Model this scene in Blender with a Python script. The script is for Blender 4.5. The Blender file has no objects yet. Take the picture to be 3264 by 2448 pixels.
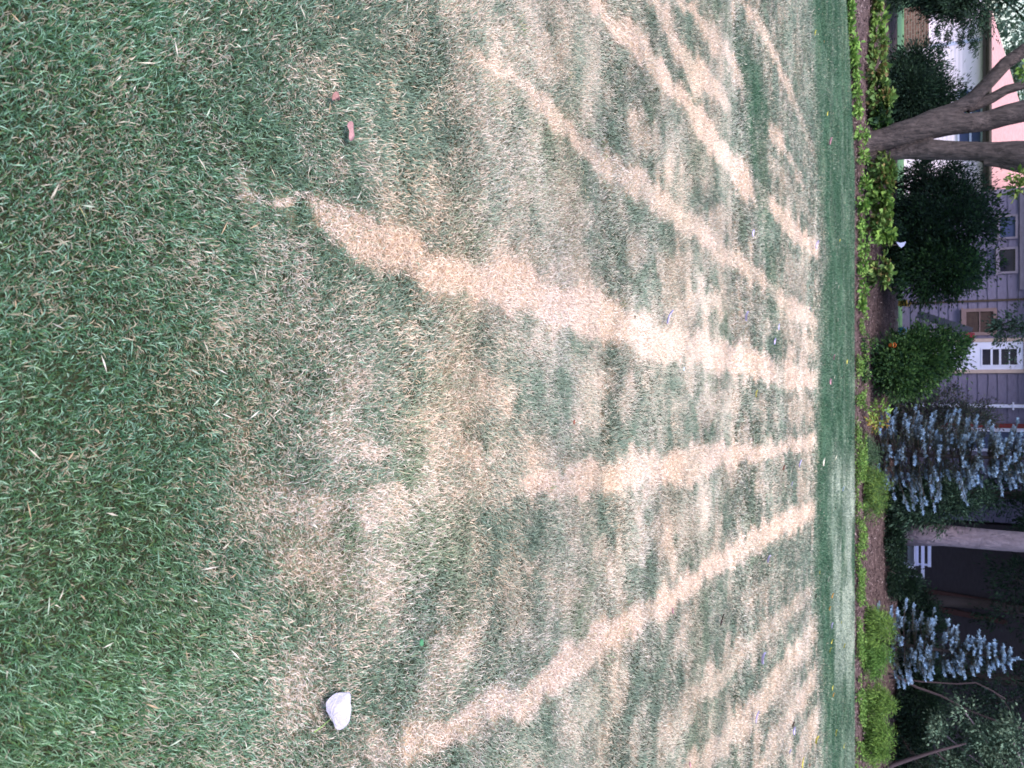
import bpy, bmesh, math, random
import numpy as np
from mathutils import Vector, Matrix

random.seed(7)
rng = np.random.default_rng(11)
C = bpy.context.scene.collection
S = bpy.context.scene

# ------------------------------------------------------------------ camera
EYE = 1.5                      # camera height, m
PITCH = math.radians(26.36)    # looking down
FPX = 2750.0                   # focal length in photograph pixels (3264 x 2448, held sideways)
cam = bpy.data.cameras.new('camera'); camo = bpy.data.objects.new('camera', cam); C.objects.link(camo)
cam.sensor_width = 36.0; cam.lens = 36.0 * FPX / 3264.0
cam.dof.use_dof = True; cam.dof.focus_distance = 3.3; cam.dof.aperture_fstop = 6.2
cam.clip_start = 0.05; cam.clip_end = 2000.0
FW = Vector((0, math.cos(PITCH), -math.sin(PITCH)))
UP = Vector((0, math.sin(PITCH), math.cos(PITCH)))
# the phone was turned: the picture's right is the world's up, its bottom the world's right
R3 = Matrix((UP, Vector((-1, 0, 0)), -FW)).transposed()
camo.matrix_world = Matrix.Translation((0, 0, EYE)) @ R3.to_4x4()
S.camera = camo
S.render.resolution_x = 1024; S.render.resolution_y = 768

# ------------------------------------------------------------------ sky, sun, exposure
SUN_EL = math.radians(64); SUN_AZ = math.radians(200)      # behind the camera, veiled
w = bpy.data.worlds.new('World'); S.world = w; w.use_nodes = True
nt = w.node_tree; bg = nt.nodes['Background']
sky = nt.nodes.new('ShaderNodeTexSky'); sky.sky_type = 'NISHITA'; sky.sun_disc = False
sky.sun_elevation = SUN_EL; sky.sun_rotation = SUN_AZ
sky.air_density = 1.0; sky.dust_density = 2.5; sky.ozone_density = 1.0
nt.links.new(sky.outputs[0], bg.inputs[0]); bg.inputs[1].default_value = 0.14
sl = bpy.data.lights.new('sun', 'SUN'); sl.energy = 1.5; sl.angle = math.radians(25); sl.color = (1.0, 0.90, 0.80)
so = bpy.data.objects.new('sun', sl); C.objects.link(so)
sd = Vector((math.sin(SUN_AZ) * math.cos(SUN_EL), math.cos(SUN_AZ) * math.cos(SUN_EL), math.sin(SUN_EL)))
so.rotation_euler = sd.to_track_quat('Z', 'Y').to_euler(); so.location = (0, -5, 12)
S.view_settings.view_transform = 'Standard'; S.view_settings.look = 'None'
S.view_settings.exposure = 1.52; S.view_settings.gamma = 1.0; S.view_settings.use_curve_mapping = False

# ------------------------------------------------------------------ photograph <-> world
def ray(sx, sy):
    return FW + UP * ((sx - 1632) / FPX) + Vector((1, 0, 0)) * ((sy - 1224) / FPX)
def P(sx, sy, Y):                                  # the point seen at photo pixel, Y metres ahead
    d = ray(sx, sy); return Vector((0, 0, EYE)) + d * (Y / d.y)
def G(sx, sy, z=0.0):                              # the point of level z seen at photo pixel
    d = ray(sx, sy); return Vector((0, 0, EYE)) + d * ((z - EYE) / d.z)
def to_px(x, y, z=0.0):                            # numpy: world -> photo pixel
    cz = y * math.cos(PITCH) - (z - EYE) * math.sin(PITCH)
    cu = y * math.sin(PITCH) + (z - EYE) * math.cos(PITCH)
    return 1632 + FPX * cu / cz, 1224 + FPX * x / cz
def yedge(x):                                      # where the lawn stops; it comes nearer on the left
    x = np.asarray(x, float); return 18.22 + .62 * np.minimum(0, x + 4.3) + .05 * np.sin(x * .9) * (x > -4.3)
def zbed(x, y):                                    # the planting bed rises behind the lawn
    x = np.asarray(x, float); y = np.asarray(y, float)
    wq = np.clip((22.5 - y) / 4.3, 0, 1); y = y - (yedge(x) - 18.22) * wq
    t = np.clip((y - 18.35) / 6.2, 0, 1)
    return 0.5 * t - 0.05 * np.exp(-((y - 18.3) / 0.12) ** 2)
def gz(y): return float(zbed(0, y))

# ------------------------------------------------------------------ noise
def _h(ix, iy, s):
    n = (ix.astype(np.int64) * 374761393 + iy.astype(np.int64) * 668265263 + s * 974634777) & 0x7fffffff
    n = ((n ^ (n >> 13)) * 1274126177) & 0x7fffffff
    return ((n ^ (n >> 16)) & 0xffff) / 65535.0
def vn(x, y, s=0):
    x = np.asarray(x, float); y = np.asarray(y, float)
    ix = np.floor(x); iy = np.floor(y); fx = x - ix; fy = y - iy
    fx = fx * fx * (3 - 2 * fx); fy = fy * fy * (3 - 2 * fy)
    a = _h(ix, iy, s); b = _h(ix + 1, iy, s); c = _h(ix, iy + 1, s); d = _h(ix + 1, iy + 1, s)
    return (a * (1 - fx) + b * fx) * (1 - fy) + (c * (1 - fx) + d * fx) * fy
def fbm(x, y, s=0, o=3):
    t = 0; a = 0.5; n = 0
    for k in range(o):
        t = t + a * vn(x * 2 ** k, y * 2 ** k, s + k * 17); n += a; a *= 0.55
    return t / n
def ss(a, b, x): t = np.clip((x - a) / (b - a), 0, 1); return t * t * (3 - 2 * t)

# ------------------------------------------------------------------ materials
def new_mat(name):
    m = bpy.data.materials.new(name); m.use_nodes = True; t = m.node_tree
    b = t.nodes['Principled BSDF']; return m, t, b
def mat(name, col, rough=0.7, col2=None, scale=8.0, bump=0.0, bscale=40.0, stretch=(1, 1, 1), metal=0.0, spec=0.3, bd=.02):
    m, t, b = new_mat(name)
    b.inputs['Roughness'].default_value = rough; b.inputs['Metallic'].default_value = metal
    b.inputs['Specular IOR Level'].default_value = spec
    tc = t.nodes.new('ShaderNodeTexCoord'); mp = t.nodes.new('ShaderNodeMapping'); mp.inputs['Scale'].default_value = stretch
    t.links.new(tc.outputs['Object'], mp.inputs[0])
    n = t.nodes.new('ShaderNodeTexNoise'); n.inputs['Scale'].default_value = scale; n.inputs['Detail'].default_value = 5
    t.links.new(mp.outputs[0], n.inputs[0])
    r = t.nodes.new('ShaderNodeValToRGB'); r.color_ramp.elements[0].position = 0.3; r.color_ramp.elements[1].position = 0.7
    c2 = col2 or tuple(c * 0.8 for c in col)
    r.color_ramp.elements[0].color = (*c2, 1); r.color_ramp.elements[1].color = (*col, 1)
    t.links.new(n.outputs[0], r.inputs[0]); t.links.new(r.outputs[0], b.inputs['Base Color'])
    if bump:
        n2 = t.nodes.new('ShaderNodeTexNoise'); n2.inputs['Scale'].default_value = bscale; n2.inputs['Detail'].default_value = 6
        t.links.new(mp.outputs[0], n2.inputs[0])
        bp = t.nodes.new('ShaderNodeBump'); bp.inputs['Strength'].default_value = bump; bp.inputs['Distance'].default_value = bd
        t.links.new(n2.outputs[0], bp.inputs['Height']); t.links.new(bp.outputs[0], b.inputs['Normal'])
    return m
def attr_mat(name, rough=0.6, trans=0.25, spec=0.25, vscale=3.0):
    m, t, b = new_mat(name)
    a = t.nodes.new('ShaderNodeAttribute'); a.attribute_name = 'col'
    n = t.nodes.new('ShaderNodeTexNoise'); n.inputs['Scale'].default_value = vscale
    g = t.nodes.new('ShaderNodeNewGeometry'); t.links.new(g.outputs['Position'], n.inputs[0])
    mr = t.nodes.new('ShaderNodeMapRange'); mr.inputs[3].default_value = 0.8; mr.inputs[4].default_value = 1.2
    t.links.new(n.outputs[0], mr.inputs[0])
    mx = t.nodes.new('ShaderNodeVectorMath'); mx.operation = 'SCALE'
    t.links.new(a.outputs['Color'], mx.inputs[0]); t.links.new(mr.outputs[0], mx.inputs['Scale'])
    t.links.new(mx.outputs[0], b.inputs['Base Color'])
    b.inputs['Roughness'].default_value = rough; b.inputs['Specular IOR Level'].default_value = spec
    if trans:
        tr = t.nodes.new('ShaderNodeBsdfTranslucent'); t.links.new(mx.outputs[0], tr.inputs[0])
        ms = t.nodes.new('ShaderNodeMixShader'); ms.inputs[0].default_value = trans
        t.links.new(b.outputs[0], ms.inputs[1]); t.links.new(tr.outputs[0], ms.inputs[2])
        t.links.new(ms.outputs[0], t.nodes['Material Output'].inputs[0])
    return m
M_BLADE = attr_mat('grass_blades', 0.55, 0.25, 0.25, 2.0)
M_LEAF = attr_mat('foliage', 0.6, 0.25, 0.2, 4.0)
M_NEEDLE = attr_mat('needles', 0.7, 0.05, 0.15, 5.0)
M_CHIP = attr_mat('mulch_chips', 0.9, 0, 0.1, 6.0)
M_DRY = attr_mat('fallen_leaf', 0.7, 0.15, 0.2, 30.0)

# ------------------------------------------------------------------ mesh helpers
def tag(o, label=None, cat=None, group=None, kind=None):
    if label: o['label'] = label
    if cat: o['category'] = cat
    if group: o['group'] = group
    if kind: o['kind'] = kind
    return o
def empty(name, loc, **k):
    o = bpy.data.objects.new(name, None); C.objects.link(o); o.location = loc; o.empty_display_size = 0.1
    return tag(o, **k)
def np_mesh(name, V, F, m, parent=None, cols=None, smooth=False):
    """V (n,3) world coordinates, F (k,3|4) int; cols (n,3) per vertex"""
    V = np.asarray(V, np.float32).reshape(-1, 3); F = np.asarray(F, np.int32)
    if parent is not None:
        V = V - np.array(parent['_o'] if '_o' in parent.keys() else parent.location, np.float32)
    me = bpy.data.meshes.new(name); k = F.shape[1]
    me.vertices.add(len(V)); me.vertices.foreach_set('co', V.ravel())
    me.loops.add(F.size); me.loops.foreach_set('vertex_index', F.ravel())
    me.polygons.add(len(F)); me.polygons.foreach_set('loop_start', np.arange(0, F.size, k, dtype=np.int32))
    if smooth: me.polygons.foreach_set('use_smooth', np.ones(len(F), bool))
    me.update(calc_edges=True)
    if cols is not None:
        ca = me.color_attributes.new('col', 'FLOAT_COLOR', 'POINT')
        c4 = np.ones((len(V), 4), np.float32); c4[:, :3] = cols; ca.data.foreach_set('color', c4.ravel())
    me.materials.append(m)
    o = bpy.data.objects.new(name, me); C.objects.link(o)
    if parent is not None: o.parent = parent
    return o
class MB:
    """collects boxes, tubes and polygons; build() links them as one object"""
    def __init__(s): s.b = bmesh.new()
    def box(s, x0, x1, y0, y1, z0, z1):
        v = [s.b.verts.new(p) for p in ((x0, y0, z0), (x1, y0, z0), (x1, y1, z0), (x0, y1, z0), (x0, y0, z1), (x1, y0, z1), (x1, y1, z1), (x0, y1, z1))]
        for f in ((0, 3, 2, 1), (4, 5, 6, 7), (0, 1, 5, 4), (1, 2, 6, 5), (2, 3, 7, 6), (3, 0, 4, 7)): s.b.faces.new([v[i] for i in f])
        return s
    def poly(s, pts):
        s.b.faces.new([s.b.verts.new(p) for p in pts]); return s
    def prism(s, pts, dy):                       # outline in x,z (pts as (x,y,z)) given thickness dy
        a = [s.b.verts.new(p) for p in pts]; c = [s.b.verts.new((p[0], p[1] + dy, p[2])) for p in pts]
        s.b.faces.new(a); s.b.faces.new(c[::-1]); n = len(a)
        for i in range(n): s.b.faces.new((a[i], c[i], c[(i + 1) % n], a[(i + 1) % n]))
        return s
    def tube(s, pts, rads, n=10, wob=0.0):
        pts = [Vector(p) for p in pts]; rings = []
        if not hasattr(rads, '__len__'): rads = [rads] * len(pts)
        for i, p in enumerate(pts):
            d = (pts[min(i + 1, len(pts) - 1)] - pts[max(i - 1, 0)]).normalized()
            a = d.cross(Vector((0.13, 1, 0.07))).normalized(); c = d.cross(a)
            rings.append([s.b.verts.new(p + (a * math.cos(2 * math.pi * j / n) + c * math.sin(2 * math.pi * j / n)) * rads[i] * (1 + wob * random.uniform(-1, 1))) for j in range(n)])
        for i in range(len(rings) - 1):
            for j in range(n): s.b.faces.new((rings[i][j], rings[i][(j + 1) % n], rings[i + 1][(j + 1) % n], rings[i + 1][j]))
        s.b.faces.new(rings[0][::-1]); s.b.faces.new(rings[-1]); return s
    def build(s, name, m, parent=None, smooth=False):
        me = bpy.data.meshes.new(name)
        if parent is not None: bmesh.ops.translate(s.b, verts=s.b.verts, vec=-Vector(parent.location))
        bmesh.ops.recalc_face_normals(s.b, faces=s.b.faces)
        s.b.to_mesh(me); s.b.free()
        if smooth:
            for p in me.polygons: p.use_smooth = True
        me.materials.append(m); o = bpy.data.objects.new(name, me); C.objects.link(o)
        if parent is not None:
            o.parent = parent
        return o
def sub(name, mb, m, root, part):                 # a sub-part: mesh under a part whose own location is the origin
    o = mb.build(name, m, root); o.parent = part; return o

def leaf_cards(cen, dirs, nor, L, W, cols, fold=0.25, hexa=False):
    """leaf shaped, folded faces: cen (n,3) base, dirs, nor unit (n,3); L, W (n)"""
    n = len(cen); L = np.broadcast_to(L, (n,))[:, None]; W = np.broadcast_to(W, (n,))[:, None]
    side = np.cross(dirs, nor); side /= np.linalg.norm(side, axis=1, keepdims=True) + 1e-9
    up = np.cross(side, dirs)
    if not hexa:
        v = np.stack([cen, cen + dirs * L * .45 - side * W * .5 + up * W * fold, cen + dirs * L, cen + dirs * L * .45 + side * W * .5 + up * W * fold], 1)
        b = np.arange(n)[:, None] * 4
        F = np.concatenate([b + np.array([[0, 2, 1]]), b + np.array([[0, 3, 2]])])
        return v.reshape(-1, 3), F, np.repeat(cols, 4, 0)
    v = np.stack([cen, cen + dirs * L * .2 - side * W * .42 + up * W * fold, cen + dirs * L * .6 - side * W * .5 + up * W * fold, cen + dirs * L - up * L * .1,
                  cen + dirs * L * .6 + side * W * .5 + up * W * fold, cen + dirs * L * .2 + side * W * .42 + up * W * fold, cen + dirs * L * .5], 1)
    b = np.arange(n)[:, None] * 7
    F = np.concatenate([b + np.array([[6, i, (i + 1) % 6]]) for i in range(6)])
    return v.reshape(-1, 3), F, np.repeat(cols, 7, 0)
def unit(v): return v / (np.linalg.norm(v, axis=-1, keepdims=True) + 1e-9)
def rdir(n): return unit(rng.normal(size=(n, 3)))
def pick(pal, n, wts=None, jit=0.18):
    pal = np.asarray(pal, float); i = rng.choice(len(pal), n, p=wts)
    return pal[i] * (1 + rng.uniform(-jit, jit, (n, 1)))

# ================================================================== LAWN
BANDS = [  # (strength, [(px along the picture, from, to) ...]) dry stripes running away over the lawn
 (.9, [(760,600,622),(944,604,640),(974,605,671),(1033,650,767),(1121,679,834),(1210,723,885),(1299,745,880),(1402,782,944),(1476,826,959),(1564,834,985),
       (1700,855,1000),(1799,909,1059),(1898,929,1083),(1998,969,1098),(2097,1039,1138),(2197,1069,1163),(2296,1083,1183),(2396,1123,1203),(2470,1153,1223),(2545,1168,1238),(2612,1193,1240)]),
 (.5, [(1300,1550,1650),(1380,1545,1625),(1500,1465,1620),(1600,1470,1620),(1690,1500,1600)]),
 (.85,[(1675,1520,1600),(1749,1506,1592),(1898,1466,1561),(2048,1441,1536),(2147,1446,1526),(2222,1422,1516),(2346,1417,1481),(2470,1412,1451),(2605,1382,1427)]),
 (.85,[(1290,2330,2460),(1420,2290,2400),(1530,2190,2330),(1600,2175,2284),(1675,2160,2290),(1749,2110,2220),(1824,2046,2170),(1898,1996,2095),(1973,1966,2071),(2072,1916,1981),(2172,1842,1916),(2271,1782,1847),(2371,1712,1787),(2470,1648,1722),(2600,1590,1640)]),
 (.75, [(1500,150,200),(1600,205,245),(1675,249,298),(1749,338,408),(1824,413,472),(1898,457,532),(1973,512,587),(2048,562,646),(2122,612,696),(2197,681,761),(2271,736,811),(2346,791,850),(2371,815,885),(2445,885,929),(2470,919,968),(2520,944,1014),(2605,1014,1048)]),
 (.85,[(1880,-60,40),(1908,0,60),(1973,50,114),(2048,100,199),(2097,189,264),(2157,259,318),(2222,348,433),(2271,408,492),(2321,467,542),(2371,517,617),(2406,577,642),(2445,617,661),(2485,656,721),(2545,726,781),(2610,781,830)]),
 (.75,[(2060,-90,10),(2097,-10,50),(2140,40,150),(2172,170,216),(2222,199,298),(2271,239,325),(2320,300,350)]),
 (.75,[(2150,-70,0),(2197,0,30),(2237,50,109),(2271,90,164),(2311,144,199),(2356,209,278),(2380,260,300)]),
 (.7, [(2340,-80,-10),(2376,0,35),(2416,50,100),(2445,104,149),(2465,144,190),(2500,230,270),(2560,380,420),(2600,480,520)]),
 (.75,[(2432,372,385),(2445,380,410),(2465,393,448),(2490,440,470),(2520,500,525),(2560,580,610)]),
 (.6, [(2100,2300,2448),(2200,2200,2290),(2300,2120,2180),(2400,2030,2090),(2480,1950,2010),(2560,1880,1930),(2610,1840,1880)]),
 (.7, [(2180,2440,2560),(2300,2330,2420),(2420,2200,2290),(2500,2090,2180),(2560,2020,2100),(2610,1950,2010)]),
 (.7, [(2380,2480,2560),(2460,2350,2420),(2530,2230,2300),(2600,2120,2190)]),
 (.65,[(2520,2460,2560),(2560,2330,2420),(2610,2240,2320)]),
 (.5, [(2440,470,520),(2480,520,560),(2540,620,650),(2600,700,740)]),
 (.6, [(2440,1020,1060),(2490,1000,1060),(2560,1070,1110),(2610,1090,1140)]),
]
BLOBS = [  # (strength, px, py, rx, ry)
 (.75,1550,1500,75,85),(.7,1225,1605,60,65),(.62,990,1625,60,60),(.4,880,1640,70,60),(.7,1200,2370,45,50),(.65,1385,2330,60,45),(.6,1440,1440,60,60),(.75,1180,1420,70,45),(.65,1610,1250,70,50),
 (.6,1290,1060,60,50),(.75,1690,1790,55,55),(.6,1720,1850,50,30),(.55,1520,1300,60,40),(.55,1900,1330,50,80),(.55,2000,1300,40,90),(.6,2050,1220,40,60),
 (.5,1560,130,50,90),(.6,1740,170,30,80),(.55,1750,210,40,60),(.65,2020,370,40,70),(.6,2060,450,35,60),(.6,1950,290,20,60),(.55,1870,700,50,60),(.6,1820,860,60,70),
 (.6,2200,600,60,50),(.65,2290,700,70,60),(.6,2030,800,60,80),(.6,2150,870,60,70),(.7,2260,960,70,60),(.6,2180,1010,60,60),(.55,2380,940,40,40),
 (.6,2060,1700,50,60),(.7,2130,1750,25,110),(.6,1900,1750,40,70),(.55,1840,1870,60,40),(.5,2170,1690,30,50),(.6,2440,1560,20,50),(.6,2250,1150,30,60),
 (.6,2250,1290,22,60),(.6,2330,1290,30,80),(.6,2370,1370,22,50),(.55,2420,1300,25,60),(.6,2200,1200,20,60),(.5,2150,1330,25,100),(.7,2560,1130,50,80),(.65,2560,1300,50,60),
 (.6,2560,1560,30,60),(.7,2260,2170,40,60),(.65,2350,2080,50,60),(.55,1990,2190,25,70),(.5,1880,2210,20,60),(.45,1850,2340,60,40),(.5,2410,1880,30,50),(.6,2450,1980,30,60),
 (.6,2500,2200,60,60),(.6,2480,2380,60,70),(.55,2550,2100,50,60),(.65,1330,2390,80,40),(.5,1060,540,25,40),(.4,1480,660,50,50),(.55,1650,620,50,40),(.5,1660,480,30,60),
 (.5,1780,600,35,40),(.55,1800,730,40,40),(.5,1420,1530,50,60),(.6,1120,1400,60,60),(.4,1000,250,60,60),(.4,1250,120,60,60),(.55,2540,880,30,60),(.6,2520,700,20,60),
 (.45,1780,1150,60,40),(.5,1700,1090,50,50),(.5,1900,1180,50,40),(.4,1340,1300,50,50),
]
def smin_band(px, py, pts, rag=0):
    a = np.array(pts, float)
    lo = np.interp(px, a[:, 0], a[:, 1]); hi = np.interp(px, a[:, 0], a[:, 2])
    mid = (lo + hi) / 2; hw = np.maximum((hi - lo) / 2, 5) * (1 + .22 * ss(1600, 2000, px))
    e = 1 - ss(0.62, 1.35, np.abs(py - mid) / hw + rag)
    return e * ss(a[0, 0] - 40, a[0, 0] + 15, px) * (1 - ss(a[-1, 0] - 5, a[-1, 0] + 12, px))
GP = np.array([(2330,95),(2372,165),(2396,224),(2410,298),(2416,373),(2412,448),(2422,572),(2432,646),(2440,746),(2450,825),(2458,900),(2468,1000),(2478,1100),(2488,1200),(2492,1240)], float)
FOG = [0]
def straw_field(x, y):
    """how much of the turf is dry straw (0..1), and how much is the lush greener kind"""
    # ragged edges: look the pattern up at slightly displaced places
    wx = (fbm(x * 4.5, y * 4.5, 3) - .5) * .15 + (vn(x * 15, y * 15, 9) - .5) * .08
    wy = (fbm(x * 3.3, y * 3.3, 5) - .5) * .16 + (vn(x * 15, y * 15, 12) - .5) * .12
    yy = np.maximum(y + wy * np.clip(y / 5, .3, 1), .4)
    px, py = to_px(x + wx * np.clip(y / 6, .35, 1), yy)
    s = np.zeros_like(x)
    rag = (fbm(x * 5.5, y * 5.5, 151) - .5) * .6 + (vn(x * 17, y * 17, 153) - .5) * .35 - .06
    for k, pts in BANDS: s = np.maximum(s, k * smin_band(px, py, pts, rag))
    s = s * (1.06 - .16 * ss(.50, .75, fbm(x * 4, y * 4, 157)))
    nb = (fbm(x * 6, y * 6, 111) - .5) * 1.5 + (vn(x * 2.5, y * 2.5, 112) - .5) * .9
    for k, cx, cy, rx, ry in BLOBS:
        r = np.hypot((px - cx) / rx, (py - cy) / ry) + nb * 1.25; s = np.maximum(s, k * (1 - ss(.55, 1.35, r)))
    # base mixture by place and mottling
    base = np.interp(px, [-300, 250, 600, 1000, 1500, 2100, 2600], [.08, .12, .22, .33, .37, .33, .30])
    m1 = fbm(x * 3.1, y * 3.1, 21) - .5; m2 = fbm(x * 1.7, y * 5.5, 31, 4) - .5; m3 = vn(x * 14, y * 14, 41) - .5
    m4 = vn(x * 6.5, y * 6.5, 161) - .5
    base = base + (m1 * .8 + m4 * .4 + m2 * .36 * ss(1300, 1900, px) + m3 * .42) * np.interp(px, [0, 500, 1500, 2600], [.35, .7, .85, .9])
    warm = ss(.42, .75, fbm(x * .8 + 5, y * .8, 61)) * ss(1700, 1200, px)
    s = np.maximum(s * (1 + m3 * .25 + m1 * .35), np.clip(base, .04, .8))
    # the green mown strip along the bed and the green track through the stripes
    edge = np.interp(py, [-200, 0, 400, 800, 1000, 1800, 2448, 2700], [2570, 2585, 2600, 2632, 2610, 2598, 2625, 2630])
    px0, py0 = to_px(x + wx * .6, np.maximum(y + wy * .5, .4))
    edge = edge + (fbm(x * 1.1, y * 1.1, 131) - .5) * 26
    strip = ss(edge - 18, edge + 20, px0) * (.86 + .14 * ss(.3, .6, fbm(x * 2.2, y * 2.2, 133)))
    dist = np.full_like(x, 1e9)
    for (ax, ay), (bx, by) in zip(GP[:-1], GP[1:]):
        t = np.clip(((px0 - ax) * (bx - ax) + (py0 - ay) * (by - ay)) / ((bx - ax) ** 2 + (by - ay) ** 2), 0, 1)
        dist = np.minimum(dist, np.hypot((px0 - ax - t * (bx - ax)), (py0 - ay - t * (by - ay)) * .55))
    gw = np.interp(py0, [90, 200, 350, 600, 1240], [8, 26, 34, 20, 12])
    track = (1 - ss(.6, 1.5, dist / gw)) * np.interp(py0, [100, 250, 400, 700, 1240], [.4, 1, 1, .6, .45]) * (.6 + .4 * ss(.3, .6, fbm(x * 3, y * 3, 137)))
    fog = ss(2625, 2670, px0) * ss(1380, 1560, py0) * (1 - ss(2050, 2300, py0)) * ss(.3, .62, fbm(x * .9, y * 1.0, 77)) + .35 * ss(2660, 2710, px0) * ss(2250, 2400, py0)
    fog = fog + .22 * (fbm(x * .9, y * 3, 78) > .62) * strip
    fog2 = ss(2480, 2600, px0) * (1 - ss(500, 800, py0)) * (1 - strip)
    lush = np.maximum(strip, track)
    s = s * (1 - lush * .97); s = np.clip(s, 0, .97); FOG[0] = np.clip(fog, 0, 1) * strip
    s = s * (1 - .35 * fog2)
    return s, lush, warm, px0, py0

GREEN = np.array([(.052,.135,.085),(.07,.16,.085),(.085,.18,.115),(.115,.215,.165),(.06,.11,.05),(.16,.26,.20),(.11,.165,.07)])
STRAW = np.array([(.74,.59,.51),(.80,.67,.60),(.66,.50,.39),(.83,.74,.70),(.58,.44,.34),(.72,.62,.57)])
LUSH = np.array([(.06,.14,.085),(.075,.165,.10),(.05,.115,.07),(.11,.19,.135)])
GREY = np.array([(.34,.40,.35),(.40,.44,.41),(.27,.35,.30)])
def blade_cols(x, y):
    s, lush, warm, px, py = straw_field(x, y); n = len(x)
    u = rng.random(n)
    g = pick(GREEN, n, [.2, .2, .2, .14, .1, .09, .07], .42); l = pick(LUSH, n, None, .15)
    hl = (rng.random(n) < .17)[:, None]; g = np.where(hl, g + np.array([[.17, .25, .215]]), g * np.array([[.86, .93, .80]]))  # some blades paled at random: highlights put into the colour
    g = g * (1 - lush[:, None]) + l * lush[:, None]
    g = g + (pick(GREY, n) - g) * (ss(350, 1900, px) * .56 * (1 - lush))[:, None]      # greyer and paler with distance
    st = pick(STRAW, n, [.25, .22, .18, .12, .1, .13], .15)
    tone = (fbm(x * 1.7, y * 1.7, 91) - .5)[:, None]                                    # orange-ish and bleached patches
    st = st * (1 + tone * np.array([[.22, .0, -.36]]))
    st = st * (1 - .55 * (1 - ss(350, 1250, px)) * (rng.random(n) < .92) * (1 - s * .9))[:, None]
    nr = ((1 - ss(400, 1250, px)) * (1 - s) * .6)[:, None]; st = st * (1 - nr) + nr * np.array([[.30, .31, .22]])
    olive = (ss(.55, .8, fbm(x * 1.9, y * 1.9, 93)) * .4)[:, None]
    g = g * (1 - olive) + g * np.array([[1.35, 1.08, .75]]) * olive
    c = np.where((u < s)[:, None], st, g)
    mean = np.array([[.78, .65, .58]]) * s[:, None] + (np.array([[.20, .26, .20]]) * (1 - lush[:, None]) + np.array([[.078, .155, .10]]) * lush[:, None]) * (1 - s[:, None])
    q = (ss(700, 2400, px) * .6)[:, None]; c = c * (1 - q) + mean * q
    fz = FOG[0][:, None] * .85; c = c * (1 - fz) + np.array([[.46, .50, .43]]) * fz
    return np.clip(c, .01, .9), s, lush
def grass_zone(y0, y1, dens, hgt, wid, margin, seg):
    a = math.tan(math.radians(0)); ys = []; xs = []
    # visible half width grows with distance
    n = 0
    ny = max(1, int((y1 - y0) / .25)); ey = np.linspace(y0, y1, ny + 1)
    for k in range(ny):
        yc = (ey[k] + ey[k + 1]) / 2; cz = yc * math.cos(PITCH) + EYE * math.sin(PITCH)
        hw = cz * 1224 / FPX + margin; m = int(dens * 2 * hw * (ey[k + 1] - ey[k]))
        xs.append(rng.uniform(-hw, hw, m)); ys.append(rng.uniform(ey[k], ey[k + 1], m))
    x = np.concatenate(xs); y = np.concatenate(ys); ok = y < yedge(x) + rng.normal(0, .012, len(x)); x = x[ok]; y = y[ok]; n = len(x)
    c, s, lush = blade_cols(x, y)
    tuft = fbm(x * 9, y * 9, 51)
    h = hgt * rng.uniform(.45, 1.15, n) * (.6 + .8 * tuft) * (1 - .1 * s); wd = wid * rng.uniform(.6, 1.35, n)
    # combed in slowly changing directions, with plenty of stray blades
    az = fbm(x * 1.3, y * 1.3, 71) * 9 + rng.normal(0, 1.5, n)
    lean = np.clip(rng.normal(.85, .38, n) + .35 * s, 0.05, 1.5)
    d0 = np.stack([np.cos(az) * np.sin(lean * .5), np.sin(az) * np.sin(lean * .5), np.cos(lean * .5)], 1)
    l2 = np.minimum(lean * 1.15, 1.6)
    d1 = np.stack([np.cos(az) * np.sin(l2), np.sin(az) * np.sin(l2), np.cos(l2)], 1)
    saz = az + math.pi / 2 + rng.normal(0, .5, n); side = np.stack([np.cos(saz), np.sin(saz), np.zeros(n)], 1)
    p0 = np.stack([x, y, np.full(n, -.004)], 1); H = h[:, None]; W = wd[:, None] * side * .5
    if seg == 2:
        p1 = p0 + d0 * H * .5; p2 = p1 + d1 * H * .55
        V = np.stack([p0 - W * .8, p0 + W * .8, p1 + W, p1 - W, p2], 1).reshape(-1, 3)
        b = np.arange(n)[:, None] * 5
        F = np.concatenate([b + np.array([[0, 1, 2]]), b + np.array([[0, 2, 3]]), b + np.array([[3, 2, 4]])]); k = 5
    else:
        p2 = p0 + (d0 * .45 + d1 * .55) * H
        V = np.stack([p0 - W, p0 + W, p2 + W * .4, p2 - W * .4], 1).reshape(-1, 3); b = np.arange(n)[:, None] * 4
        F = np.concatenate([b + np.array([[0, 1, 2]]), b + np.array([[0, 2, 3]])]); k = 4
    return V, F, np.repeat(c, k, 0)
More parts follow.
